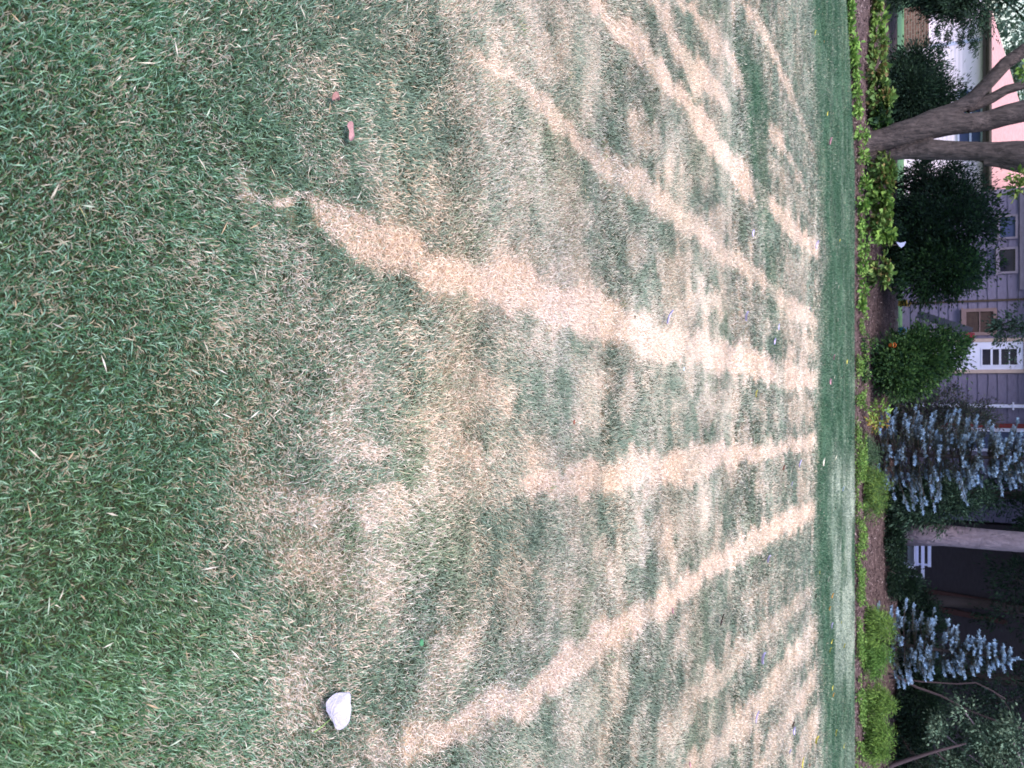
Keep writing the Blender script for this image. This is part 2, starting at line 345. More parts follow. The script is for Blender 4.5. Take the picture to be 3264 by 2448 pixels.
def lawn():
    gx = []; zones = [(.55, 2.2, 70000, .026, .0021, .35, 2), (2.2, 4.0, 44000, .026, .0024, .5, 2), (4.0, 7.0, 20000, .025, .0038, .7, 1),
                      (7.0, 11.5, 6000, .030, .0070, .9, 1), (11.5, 18.22, 3200, .028, .010, 1.1, 1)]
    Vs = []; Fs = []; Cs = []; off = 0
    for z in zones:
        V, F, c = grass_zone(*z); Vs.append(V); Fs.append(F + off); Cs.append(c); off += len(V)
    # coarser tufts standing out of the fine turf
    for tx, ty, k in [(rng.uniform(-1.6, 1.6), rng.uniform(.8, 4.5), int(rng.integers(10, 26))) for _ in range(26)]:
        n = k; az = rng.uniform(0, 6.28, n); le = rng.uniform(.3, 1.1, n); d = np.stack([np.cos(az) * np.sin(le), np.sin(az) * np.sin(le), np.cos(le)], 1)
        cc = pick([(.06,.15,.06),(.10,.20,.07),(.13,.21,.09),(.45,.38,.22)] if rng.random() < .7 else [(.62,.52,.42),(.5,.4,.28),(.3,.3,.18)], n)
        V, F, c = leaf_cards(np.stack([tx + rng.normal(0, .03, n), ty + rng.normal(0, .03, n), np.zeros(n)], 1), d, unit(rdir(n) * .5 + [[0, 0, 1]]), rng.uniform(.02, .045, n), rng.uniform(.002, .0034, n), cc)
        Vs.append(V); Fs.append(F + off); Cs.append(c); off += len(V)
    # odd clippings and torn blades lying on top near the camera
    n = 900; y = .6 + 3.6 * rng.random(n) ** .8; x = rng.uniform(-1, 1, n) * (y * .5 + .7)
    az = rng.uniform(0, 6.28, n); d = np.stack([np.cos(az), np.sin(az), rng.normal(.1, .15, n)], 1)
    cc = pick([(.55,.50,.42),(.62,.57,.52),(.40,.46,.38),(.16,.27,.20),(.46,.33,.22)], n)
    V, F, c = leaf_cards(np.stack([x, y, rng.uniform(.022, .036, n)], 1), unit(d), np.tile([[0, 0, 1.]], (n, 1)), rng.uniform(.015, .05, n), rng.uniform(.002, .0048, n), cc)
    Vs.append(V); Fs.append(F + off); Cs.append(c)
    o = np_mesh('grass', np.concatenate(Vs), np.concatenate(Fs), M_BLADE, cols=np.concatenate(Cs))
    tag(o, 'mown lawn grass with dry straw coloured stripes', 'grass', kind='stuff')
    # the thatch and soil sheet below the blades
    ny = 620; t = np.linspace(0, 1, ny); ys = -1.5 + 19.75 * t ** 1.25
    xs = np.linspace(-15, 15, 420)
    X, Y = np.meshgrid(xs, ys); x = X.ravel(); y = np.minimum(Y.ravel(), yedge(X.ravel()) + .03)
    s, lush, warm, px, py = straw_field(x, np.maximum(y, .5))
    soil = np.array([.03, .034, .02]); th = np.array([.42, .32, .235]); lg = np.array([.03, .08, .045])
    f = ss(.30, .85, s)[:, None]; c = soil * (1 - f) + th * f; c = c * (1 - lush[:, None]) + lg * lush[:, None]
    Z = .010 * (fbm(x * 3, y * 3, 81) - .5) - .006
    idx = np.arange(ny * 420).reshape(ny, 420)
    F = np.stack([idx[:-1, :-1], idx[:-1, 1:], idx[1:, 1:], idx[1:, :-1]], -1).reshape(-1, 4)
    o = np_mesh('lawn', np.stack([x, y, Z], 1), F, M_CHIP, cols=c, smooth=True); tag(o, kind='structure')
lawn()

# ------------------------------------------------------------------ ground sheet, bed and mulch
M_GROUND = mat('soil_ground', (.07, .11, .05), .95, (.045, .07, .03), 1.5, .4, 20)
def ground():
    V = []; ys = [-300, -1.6, 18.0, 18.2]; # under the lawn it lies a little lower
    ys = [-300, -20, 18.2, 18.3, 24.6, 60, 120, 300, 900]; zs = [-.03, -.03, -.06, -.07, .44, .47, .47, .6, 1.2]; xs = [-900, -60, -20, 0, 20, 60, 900]
    for y, z in zip(ys, zs):
        for x in xs: V.append((x, y, z))
    n = len(xs); F = [[i * n + j, i * n + j + 1, (i + 1) * n + j + 1, (i + 1) * n + j] for i in range(len(ys) - 1) for j in range(n - 1)]
    tag(np_mesh('ground', V, F, M_GROUND), kind='structure')
ground()
def bed():
    xs = np.linspace(-16, 16, 330); ys = np.concatenate([np.linspace(18.22, 19.2, 40), np.linspace(19.25, 24.9, 110)])
    X, Y = np.meshgrid(xs, ys); x = X.ravel(); y = Y.ravel()
    y = yedge(x) + (y - 18.22) * (24.9 - yedge(x)) / (24.9 - 18.22); z = zbed(x, y) + .035 * (fbm(x * 2.2, y * 2.2, 14) - .5) + .02 * (vn(x * 14, y * 14, 15) - .5)
    c = pick([(.085,.058,.062),(.065,.044,.048),(.11,.078,.082),(.05,.034,.037)], len(x)) * (.75 + .5 * fbm(x * 5, y * 5, 19))[:, None]
    m, k = len(ys), len(xs); idx = np.arange(m * k).reshape(m, k)
    F = np.stack([idx[:-1, :-1], idx[:-1, 1:], idx[1:, 1:], idx[1:, :-1]], -1).reshape(-1, 4)
    tag(np_mesh('mulch_bed', np.stack([x, y, z], 1), F, M_CHIP, cols=c, smooth=True), kind='structure')
    n = 26000; x = rng.uniform(-12, 12, n); y = yedge(x) + .05 + 6 * rng.random(n) ** 1.4
    z = zbed(x, y) + .012 + rng.random(n) * .03
    d = rdir(n); d[:, 2] *= .35; d = unit(d); nn = rdir(n); nn[:, 2] = np.abs(nn[:, 2]) + .8
    cc = pick([(.15,.105,.115),(.10,.068,.074),(.22,.165,.175),(.06,.04,.045),(.30,.24,.25)], n, [.33, .3, .17, .15, .05])
    V, F, c = leaf_cards(np.stack([x, y, z], 1), d, unit(nn), rng.uniform(.03, .10, n), rng.uniform(.012, .03, n), cc)
    tag(np_mesh('bark_mulch', V, F, M_CHIP, cols=c), 'brown bark chips covering the planting bed', 'mulch', kind='stuff')
bed()
M_LAWN2 = mat('far_turf', (.10, .22, .12), .9, (.07, .16, .08), 2.0, .4, 30)
V = [(-40, 24.7, .512), (0.5, 24.7, .512), (0.5, 60, .52), (-40, 60, .52)]
tag(np_mesh('far_lawn', V, [[0, 1, 2, 3]], M_LAWN2), kind='structure')

# ================================================================== HOUSES
M_WHITE = mat('white_siding', (.84, .72, .90), .6, (.80, .68, .87), 3)
M_TRIMW = mat('white_paint', (.56, .58, .86), .5, (.50, .52, .80), 4)  # white paint with the blue cast of the shade put into its colour
M_BRICK = None
def brick_mat():
    m, t, b = new_mat('brick'); br = t.nodes.new('ShaderNodeTexBrick'); tc = t.nodes.new('ShaderNodeTexCoord'); mp = t.nodes.new('ShaderNodeMapping')
    mp.inputs['Rotation'].default_value = (math.radians(90), 0, 0)
    t.links.new(tc.outputs['Object'], mp.inputs[0]); t.links.new(mp.outputs[0], br.inputs['Vector'])
    br.inputs['Color1'].default_value = (.17, .085, .07, 1); br.inputs['Color2'].default_value = (.11, .055, .05, 1); br.inputs['Mortar'].default_value = (.2, .17, .16, 1)
    br.inputs['Scale'].default_value = 1.0; br.inputs['Brick Width'].default_value = .21; br.inputs['Row Height'].default_value = .075; br.inputs['Mortar Size'].default_value = .008
    t.links.new(br.outputs[0], b.inputs['Base Color']); b.inputs['Roughness'].default_value = .9
    return m
M_BRICK = brick_mat()
M_ROOF = mat('red_shingle', (.48, .27, .29), .9, (.38, .21, .23), 9, .5, 60)
M_DARKTRIM = mat('dark_brown_trim', (.055, .04, .04), .7)
M_SOFFIT = mat('soffit', (.22, .20, .19), .8)
M_GLASSD = mat('dark_glass', (.012, .013, .03), .08, (.02, .02, .04), 3, spec=.12)
M_BLIND = mat('blue_blind', (.035, .05, .13), .6, (.035, .05, .15), 2)
M_LAV = mat('lavender_grey_shingle', (.142, .132, .24), .85, (.11, .10, .195), 6, .3, 60, (1, 1, 4))  # grey-lavender shingle, violet cast of the shade put into the colour
M_LAVD = mat('grey_trim', (.19, .17, .27), .8)
M_BROWN = mat('brown_pane', (.05, .03, .032), .6, (.035, .02, .025), 8)
M_PINKTR = mat('pink_brown_casing', (.19, .13, .16), .7)
M_TAN = mat('tan_casing', (.42, .33, .36), .7)
M_RED = mat('oxblood_paint', (.16, .012, .02), .5)
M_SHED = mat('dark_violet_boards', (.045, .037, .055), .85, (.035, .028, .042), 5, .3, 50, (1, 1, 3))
M_SHEDB = mat('dark_rust_boards', (.065, .028, .032), .85)

def laps(mb, x0, x1, yf, z0, z1, step, depth=.014, wavy=0.0):
    """clapboard/shingle courses: every course leans out at its foot"""
    z = z0; k = 0
    while z < z1 - 1e-3:
        zt = min(z + step, z1); n = max(1, int((x1 - x0) / .2)) if wavy else 1
        xs = np.linspace(x0, x1, n + 1); lo = [z + (random.uniform(-wavy, wavy) if wavy else 0) for _ in xs]
        b = mb.b; A = [b.verts.new((x, yf - depth, l)) for x, l in zip(xs, lo)]; B = [b.verts.new((x, yf - .001 * 1, zt + .01)) for x in xs]
        D = [b.verts.new((x, yf + .02, l)) for x, l in zip(xs, lo)]
        for i in range(n):
            b.faces.new((A[i], A[i + 1], B[i + 1], B[i])); b.faces.new((D[i], D[i + 1], A[i + 1], A[i]))
        z = zt; k += 1
    return mb

def house_a():
    Y = 29.5
    xl = P(2961, 20, Y).x; xb = P(2961, 148, Y).x; xr = P(2961, 820, Y).x
    z0 = .5; zb = P(2961, 100, Y).z; zt = P(3135, 300, Y).z
    h = empty('white_house', ((xl + xr) / 2, Y, z0), label='white sided house with red shingled hip roof behind the multi-stemmed tree', cat='house')
    mb = MB(); mb.box(xl, xr, Y + .02, Y + 8, z0, zt); mb.build('wall', M_WHITE, h)
    laps(MB(), xb, xr, Y, z0, zt, .11).build('siding', M_WHITE, h)
    laps(MB(), xl, xb - .001, Y, zb, zt, .11).build('siding', M_WHITE, h)
    MB().box(xl - .05, xb - .01, Y - .07, Y + .015, z0, zb).build('brick_base', M_BRICK, h)
    MB().box(xb - .02, xb + .08, Y - .035, Y - .016, zb + .02, zt).build('corner_trim', M_TRIMW, h)
    # soffit, fascia with gutter, hip roof
    ov = .34; xe0 = P(3160, 36, Y - ov).x; xe1 = xr + ov; ye = Y - ov; zf = P(3160, 300, ye).z
    MB().box(xe0 + .02, xe1, ye + .03, Y - .02, zt - .02, zt + .02).build('soffit', M_SOFFIT, h)
    f = MB().box(xe0, xe1, ye, ye + .028, zt - .04, zf - .005).build('fascia', M_DARKTRIM, h)
    g = MB(); g.tube([(xe0, ye - .06, zf - .05), (xe1, ye - .06, zf - .05)], .06, 8); sub('gutter', g, M_DARKTRIM, h, f)
    rise = .40; D = 4.5; yb = ye + 2 * D
    rb = MB(); a = (xe0 - .03, ye - .08, zf); b_ = (xe1, ye - .08, zf); c = (xe1, yb, zf); d = (xe0 - .03, yb, zf)
    r0 = (xe0 + D, ye + D, zf + D * rise); r1 = (xe1 - D * .2, ye + D, zf + D * rise)
    rb.poly([a, b_, r1, r0]); rb.poly([d, a, r0]); rb.poly([c, d, r0, r1]); rb.poly([b_, c, r1]); rb.poly([a, d, c, b_])
    rb.build('roof', M_ROOF, h)
    # window between the stems
    for (s0, s1) in ((284, 372), (376, 462)):
        w0 = P(3100, s0, Y).x; w1 = P(3100, s1, Y).x; wz0 = P(3052, 380, Y).z; wz1 = min(P(3150, 380, Y).z, zt - .03); mz = P(3093, 380, Y).z
        fr = MB(); t = .05
        fr.box(w0, w0 + t, Y - .05, Y - .018, wz0, wz1).box(w1 - t, w1, Y - .05, Y - .018, wz0, wz1)
        fr.box(w0 + t, w1 - t, Y - .05, Y - .018, wz0, wz0 + t).box(w0 + t, w1 - t, Y - .05, Y - .018, wz1 - t, wz1).box(w0 + t, w1 - t, Y - .047, Y - .018, mz - .03, mz + .03)
        f = fr.build('window', M_TRIMW, h); sub('pane', MB().box(w0 + t, w1 - t, Y - .024, Y - .019, wz0 + t, wz1 - t), M_BLIND, h, f)
    x = P(3100, 138, Y).x
house_a()

def window_b(h, s0, s1, x0, x1, Y, frame, pane, t=.06, bars=0):
    w0 = P(x0, s0, Y).x; w1 = P(x0, s1, Y).x; z0 = P(x0, s0, Y).z; z1 = P(x1, s0, Y).z
    f = MB(); f.box(w0 - t, w0, Y - .07, Y - .022, z0 - t, z1 + t).box(w1, w1 + t, Y - .07, Y - .022, z0 - t, z1 + t)
    f.box(w0, w1, Y - .07, Y - .022, z0 - t, z0).box(w0, w1, Y - .07, Y - .022, z1, z1 + t)
    for i in range(bars):
        z = z0 + (z1 - z0) * (i + 1) / (bars + 1); f.box(w0, w1, Y - .05, Y - .022, z - .012, z + .012)
    fo = f.build('window', frame, h)
    sub('pane', MB().box(w0, w1, Y - .035, Y - .024, z0, z1), pane, h, fo)
    sub('sill', MB().box(w0 - t - .03, w1 + t + .03, Y - .11, Y - .072, z0 - t - .04, z0 - t + .01), frame, h, fo)
def house_b():
    Y = 28.0
    x0 = P(3100, 614, Y).x; x1 = P(3100, 1660, Y).x; z0 = .5; z1 = 4.3; xc = P(3100, 962, Y).x
    h = empty('lavender_house', ((x0 + x1) / 2, Y, z0), label='lavender grey shingled house with white back door behind the shrubs', cat='house')
    mb = MB(); mb.box(x0, x1, Y + .02, Y + 7, z0, z1); mb.build('wall', M_LAVD, h)
    laps(MB(), x0 + .12, xc - .05, Y, z0, z1, .248, .02, .012).build('siding', M_LAV, h)
    dl = P(3170, 1080, Y).x; dr = P(3170, 1190, Y).x
    laps(MB(), xc + .02, dl - .02, Y, z0, z1, .248, .02, .012).build('siding', M_LAV, h)
    sr = P(3170, 1349, Y).x
    laps(MB(), dr + .02, sr, Y, z0, z1, .248, .02, .012).build('siding', M_LAV, h)
    laps(MB(), P(3170, 1440, Y).x, x1, Y, z0, z1, .248, .02, .012).build('siding', M_LAV, h)
    MB().box(x0 - .02, x0 + .10, Y - .04, Y - .02, z0, z1).build('corner_trim', M_LAVD, h)
    MB().box(xc - .045, xc + .012, Y - .05, Y - .024, z0, z1).build('corner_trim', M_DARKTRIM, h)
    zf = P(3250, 900, Y).z; MB().box(x0 + .11, P(3100, 930, Y).x, Y - .06, Y - .03, zf, zf + .12).build('head_trim', M_LAVD, h)
    MB().box(x0 - .5, x1 + .4, Y - .5, Y + 7.4, z1 + .002, z1 + .16).build('eave', M_DARKTRIM, h)
    rb = MB(); a, b = x0 - .5, x1 + .4; yf, yb = Y - .5, Y + 7.4; ym = (yf + yb) / 2; zt = z1 + .163; zr = zt + 1.9
    rb.poly([(a, yf, zt), (b, yf, zt), (b, ym, zr), (a, ym, zr)]).poly([(b, yb, zt), (a, yb, zt), (a, ym, zr), (b, ym, zr)]).poly([(a, yf, zt), (a, ym, zr), (a, yb, zt)]).poly([(b, yf, zt), (b, yb, zt), (b, ym, zr)])
    rb.build('roof', M_ROOF, h)
    window_b(h, 694, 758, 3187, 3236, Y, M_LAVD, M_BLIND); window_b(h, 797, 867, 3187, 3236, Y, M_LAVD, M_GLASSD)
    window_b(h, 995, 1060, 3080, 3166, Y, M_PINKTR, M_BROWN, .09, 1)
    # white door with its glazed upper half
    e0 = P(3170, 1090, Y).x; e1 = P(3170, 1178, Y).x; zb = 1.42; zt = P(3262, 1100, Y).z
    c = MB(); c.box(e0 - .10, e0 - .002, Y - .07, Y - .023, zb, zt + .1).box(e1 + .002, e1 + .10, Y - .07, Y - .023, zb, zt + .1).box(e0 - .002, e1 + .002, Y - .07, Y - .023, zt + .004, zt + .1)
    c.build('door_casing', M_TAN, h)
    pz = [P(s, 1140, Y).z for s in (3131, 3157, 3164, 3184, 3191, 3215, 3219, 3241)]; px0 = P(3170, 1113, Y).x; px1 = P(3170, 1163, Y).x
    d = MB(); yd = Y - .05
    d.box(e0, e1, yd, Y - .022, zb, pz[0]).box(e0, e1, yd, Y - .022, pz[7], zt).box(e0, px0, yd, Y - .022, pz[0], pz[7]).box(px1, e1, yd, Y - .022, pz[0], pz[7])
    for a, b in ((1, 2), (3, 4), (5, 6)): d.box(px0, px1, yd + .004, Y - .022, pz[a], pz[b])
    fr = .03
    d.box(px0 - fr, px1 + fr, yd - .012, yd - .001, pz[0] - fr, pz[0]).box(px0 - fr, px1 + fr, yd - .012, yd - .001, pz[7], pz[7] + fr)
    d.box(px0 - fr, px0, yd - .012, yd - .001, pz[0], pz[7]).box(px1, px1 + fr, yd - .012, yd - .001, pz[0], pz[7])
    do = d.build('door', M_TRIMW, h)
    sub('pane', MB().box(px0, px1, Y - .034, Y - .024, pz[0], pz[7]), M_GLASSD, h, do)
    hx = P(3112, 1099, Y); k = MB(); k.tube([(hx.x, yd - .003, hx.z), (hx.x, yd - .03, hx.z), (hx.x, yd - .06, hx.z)], [.02, .014, .03], 10); sub('handle', k, M_DARKTRIM, h, do)
    MB().box(e0 - .3, e1 + .3, Y - 1.0, Y - .03, z0, zb - .03).build('step', mat('concrete', (.3, .29, .3), .9), h)
    # downpipe with its bracket, red and white casing of the next opening
    xd = P(3200, 1294, Y).x; zbk = P(3229, 1294, Y).z
    dp = MB().box(xd - .045, xd + .045, Y - .11, Y - .04, z0 + .1, z1 - .02).build('downpipe', M_TRIMW, h)
    sub('bracket', MB().box(xd - .11, xd + .11, Y - .125, Y - .112, zbk - .02, zbk + .02), M_TRIMW, h, dp)
    xa, xb, xc2, xd2 = (P(3200, s, Y).x for s in (1350, 1364, 1376, 1440))
    MB().box(xa, xb, Y - .08, Y - .02, z0, z1).build('shutter', M_RED, h)
    f = MB().box(xb + .002, xc2, Y - .06, Y - .02, z0 + .4, z1).box(xd2 - .08, xd2, Y - .06, Y - .02, z0 + .4, z1).build('window', M_TRIMW, h)
    sub('pane', MB().box(xc2, xd2 - .08, Y - .03, Y - .02, z0 + .4, z1), M_BLIND, h, f)
house_b()

def shed():
    Y = 28.6; x0 = P(3100, 1668, Y).x; x1 = P(3100, 2700, Y).x
    h = empty('dark_outbuilding', ((x0 + x1) / 2, Y, .5), label='dark violet brown outbuilding in deep shade to the right of the grey trunk', cat='outbuilding')
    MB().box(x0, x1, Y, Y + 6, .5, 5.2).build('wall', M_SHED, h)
    xa = P(2920, 1868, Y - .1); xb = P(3160, 1918, Y - .1)
    MB().prism([(xa.x, Y - .1, .5), (xa.x + .35, Y - .1, .5), (xb.x + .28, Y - .1, xb.z + .6), (xb.x, Y - .1, xb.z + .6)], .08).build('leaning_boards', M_SHEDB, h)
    MB().prism([(xa.x + .42, Y - .12, .5), (xa.x + .62, Y - .12, .5), (xb.x + .62, Y - .12, xb.z + .4), (xb.x + .5, Y - .12, xb.z + .4)], .08).build('leaning_boards', M_SHEDB, h)
    MB().box(x0 - .4, x1 + .4, Y - .6, Y + 6.5, 5.202, 5.36).build('roof', M_DARKTRIM, h)
shed()

# ================================================================== TREES AND SHRUBS
M_BARK = mat('grey_bark', (.105, .082, .088), .92, (.04, .032, .036), 16, 1.0, 22, (1, 1, .3), bd=.06)
M_BARK2 = mat('pale_plated_bark', (.30, .24, .31), .9, (.19, .15, .20), 10, 1.0, 16, (1, 1, .4), bd=.08)
M_BARK3 = mat('dark_bark', (.06, .045, .05), .9, (.04, .03, .035), 9, .6, 30, (1, 1, .3))

def clumps(blobs, k, shell=.55, cr=.22, n=4000, flat=.7, droop=.0):
    """leaf positions gathered in twig clusters through a set of ellipsoids (x,y,z,rx,ry,rz)"""
    b = np.array(blobs, float); vol = b[:, 3] * b[:, 4] * b[:, 5]; i = rng.choice(len(b), k, p=vol / vol.sum())
    d = rdir(k); r = (shell + (1 - shell) * rng.random((k, 1)) ** .6) * (1 + rng.normal(0, .12, (k, 1)))
    cc = b[i, :3] + d * b[i, 3:6] * r
    j = rng.integers(0, k, n); rad = cr * rng.uniform(.5, 1.3, k)[j][:, None]
    off = rng.normal(size=(n, 3)) * rad * .5; off[:, 2] *= flat
    p = cc[j] + off; out = unit(d[j] * .8 + unit(off) * .6 + np.array([[0, 0, -droop]]) + rdir(n) * .5)
    return p, out, j
def crown(root, name, blobs, n, k, L, W, pal, wts=None, mat_=None, shell=.5, cr=.25, flat=.7, droop=0., upn=1.0, hexa=False, floor=None, cshift=.25):
    p, d, j = clumps(blobs, k, shell, cr, n, flat, droop)
    nn = rdir(n) * .8; nn[:, 2] += upn; c = pick(pal, n, wts, .2)
    c = c * (1 + rng.uniform(-cshift, cshift, k)[j][:, None])           # twigs of older and younger leaves
    if floor is not None:
        zf = zbed(p[:, 0], p[:, 1]) + .03; p[:, 2] = np.maximum(p[:, 2], zf + rng.random(n) * .06)
    V, F, cc = leaf_cards(p, d, unit(nn), L * rng.uniform(.6, 1.25, n), W * rng.uniform(.6, 1.2, n), c, hexa=hexa)
    return np_mesh(name, V, F, mat_ or M_LEAF, root, cc)
def stems(root, base, blobs, n, r=.025, m=None):
    mb = MB()
    for i in range(n):
        b = blobs[i % len(blobs)]; t = Vector((b[0] + random.uniform(-.5, .5) * b[3], b[1] + random.uniform(-.5, .5) * b[4], b[2] + random.uniform(0, .6) * b[5]))
        s = Vector(base) + Vector((random.uniform(-.12, .12), random.uniform(-.12, .12), -.05)); mid = s.lerp(t, .5) + Vector((random.uniform(-.1, .1), random.uniform(-.1, .1), .05))
        mb.tube([s, mid, t], [r, r * .7, r * .25], 6)
    return mb.build('stem', m or M_BARK3, root, True)
def box_blob(s0, s1, y0, y1, Y, ry, k=1, bottom=None):
    """an ellipsoid that fills photo columns s0..s1 (height) and rows y0..y1 (width) at distance Y"""
    a = P(s0, (y0 + y1) / 2, Y); b = P(s1, (y0 + y1) / 2, Y); sm = (s0 + s1) / 2
    l = P(sm, y0, Y).x; r = P(sm, y1, Y).x; z0 = max(a.z, gz(Y)) if bottom is None else bottom
    return ((l + r) / 2, Y, (z0 + b.z) / 2, (r - l) / 2, ry, (b.z - z0) / 2)
DARKG = [(.014, .032, .025), (.021, .046, .029), (.011, .024, .022), (.027, .058, .034)]
MIDG = [(.023, .06, .025), (.034, .085, .03), (.02, .048, .03), (.045, .10, .035)]
MAUVE = [(.07, .085, .09), (.05, .055, .065), (.09, .10, .085), (.06, .045, .06), (.05, .08, .06)]
SAGE = [(.10, .17, .13), (.07, .12, .09), (.16, .24, .18), (.05, .08, .06)]
PALE = [(.28, .38, .34), (.20, .28, .25), (.36, .45, .40), (.14, .2, .17)]
LIME = [(.13, .235, .05), (.10, .19, .045), (.17, .28, .065), (.07, .14, .04)]
YELG = [(.12, .21, .06), (.15, .25, .07), (.08, .15, .05), (.19, .26, .08), (.11, .2, .06), (.17, .13, .06)]

def shrub(name, label, blobs, n, k, L, W, pal, wts=None, group=None, cat='shrub', Yb=None, **kw):
    bx = np.array(blobs); Yb = Yb or bx[0, 1]; x = float(bx[:, 0].mean()); base = (x, float(Yb), gz(Yb))
    r = empty(name, base, label=label, cat=cat, group=group)
    crown(r, 'foliage', blobs, n, k, L, W, pal, wts, **kw); stems(r, base, blobs, 7)
    return r
bb = box_blob
shrub('conifer_shrub', 'dark feathery yew bush directly left of the multi-stemmed tree', [bb(2815, 3005, 165, 270, 22, .9), bb(2820, 3065, 250, 400, 22.3, .8), bb(2830, 2960, 200, 380, 21.6, .8)],
      36000, 420, .09, .03, DARKG, mat_=M_NEEDLE, cr=.30, shell=.2, upn=.4, flat=.8)
shrub('conifer_shrub', 'loose dark juniper bush right of the multi-stemmed tree, white wall showing through', [bb(2830, 3100, 505, 600, 23.5, .7), bb(2850, 3160, 560, 680, 23.8, .8)],
      12000, 150, .10, .03, DARKG, mat_=M_NEEDLE, cr=.30, shell=.25, upn=.3)
shrub('broadleaf_shrub', 'tallest dark rounded shrub below the grey windows', [bb(2830, 3190, 640, 800, 22.6, 1.0), bb(2860, 3170, 590, 720, 23, .9), bb(2830, 3060, 700, 860, 22.3, .9)],
      21000, 330, .085, .05, DARKG + MIDG[:1], cr=.30, shell=.35)
shrub('broadleaf_shrub', 'mid green leafy shrub left of the bare mulch patch', [bb(2800, 3120, 770, 960, 22, .95), bb(2840, 3190, 790, 900, 22.4, .8)],
      17000, 260, .09, .05, MIDG + DARKG[:2], cr=.28, shell=.4, droop=.2)
shrub('broadleaf_shrub', 'round bright green shrub in front of the white door', [bb(2760, 3010, 1060, 1260, 21, .85), bb(2850, 3085, 1050, 1200, 21.3, .75), bb(2755, 2930, 1100, 1270, 20.6, .7)],
      21000, 300, .085, .048, MIDG + [(.06, .125, .04), (.075, .15, .05)], cr=.25, shell=.4)
shrub('broadleaf_shrub', 'smoky mauve green shrub between the white door and the left blue spruce', [bb(2840, 3120, 1235, 1400, 23.6, .9), bb(2900, 3185, 1280, 1400, 24, .8), bb(2820, 3000, 1280, 1420, 23.4, .8), bb(2800, 3090, 1370, 1560, 24.3, .8)],
      23000, 340, .07, .032, MAUVE, cr=.26, shell=.35)
shrub('broadleaf_shrub', 'drooping dark green shrub between the left blue spruce and the grey trunk', [bb(2800, 3120, 1530, 1670, 23.2, .9), bb(2850, 3180, 1520, 1640, 23.8, .8), bb(2820, 3000, 1560, 1680, 22.8, .7)],
      15000, 240, .10, .035, DARKG + [(.05, .10, .075), (.075, .14, .10)], cr=.26, shell=.35, droop=.5)
shrub('hedge_shrub', 'low dark leafy shrub in front of the white slatted bench', [bb(2805, 2878, 1640, 1800, 22.6, .6), bb(2805, 2872, 1760, 1900, 22.9, .6), bb(2810, 2930, 1810, 1900, 23.4, .5)],
      11000, 200, .07, .04, DARKG, cr=.2, shell=.4)
shrub('hedge_shrub', 'dark shrub behind the right blue spruce', [bb(2810, 3010, 1880, 2060, 25.2, .8), bb(2810, 2990, 2020, 2200, 25.0, .8)], 9000, 170, .09, .05, DARKG, cr=.26, shell=.4)
shrub('hedge_shrub', 'dark shrub mass behind the two rightmost lime shrubs', [bb(2800, 3010, 2150, 2340, 24.2, .9), bb(2800, 2970, 2300, 2520, 24, .9)], 11000, 200, .09, .05, DARKG, cr=.28, shell=.4)

# lime thread-leaf false cypress mounds
def lime(label, s0, s1, y0, y1, Y, n=6000, pal=LIME):
    c_ = (y0 + y1) / 2; q_ = (y1 - y0) * .5
    bl = [bb(s0, s1 - 4, c_ - q_ * .55, c_ + q_ * .45, Y, .36), bb(s0, s1 - 30, c_ - q_ * .95, c_ + q_ * .2, Y - .1, .3), bb(s0, s1 - 24, c_, c_ + q_ * .95, Y - .15, .3)]
    return shrub('lime_mound', label, bl, n, 90, .085, .013, pal, mat_=M_LEAF, group='lime green thread-leaved mounds', cr=.13, shell=.6, droop=.9, upn=.6, floor=1, flat=.9)
lime('dull green thread-leaved mound, the first mound from the picture top', 2750, 2800, 1400, 1490, 19.9, 2600, [(.07, .13, .07), (.05, .09, .06)])
lime('lime thread-leaved mound below the left blue spruce, flopping over the mulch', 2752, 2838, 1480, 1655, 19.6, 7000, [(.09, .17, .045), (.07, .14, .05), (.14, .22, .05)])
lime('brightest lime mound, in front of the right blue spruce', 2762, 2850, 1940, 2060, 19.7, 7000)
lime('smaller lime mound overlapping the brightest one below the right blue spruce', 2765, 2840, 2050, 2152, 19.5, 5000, [(.08, .18, .045), (.11, .22, .05)])
lime('lime mound second from the bottom edge of the picture', 2768, 2850, 2192, 2285, 19.6, 5500)
lime('widest lime mound at the bottom edge of the picture', 2766, 2850, 2280, 2440, 19.4, 9000, LIME + [(.12, .24, .05)])

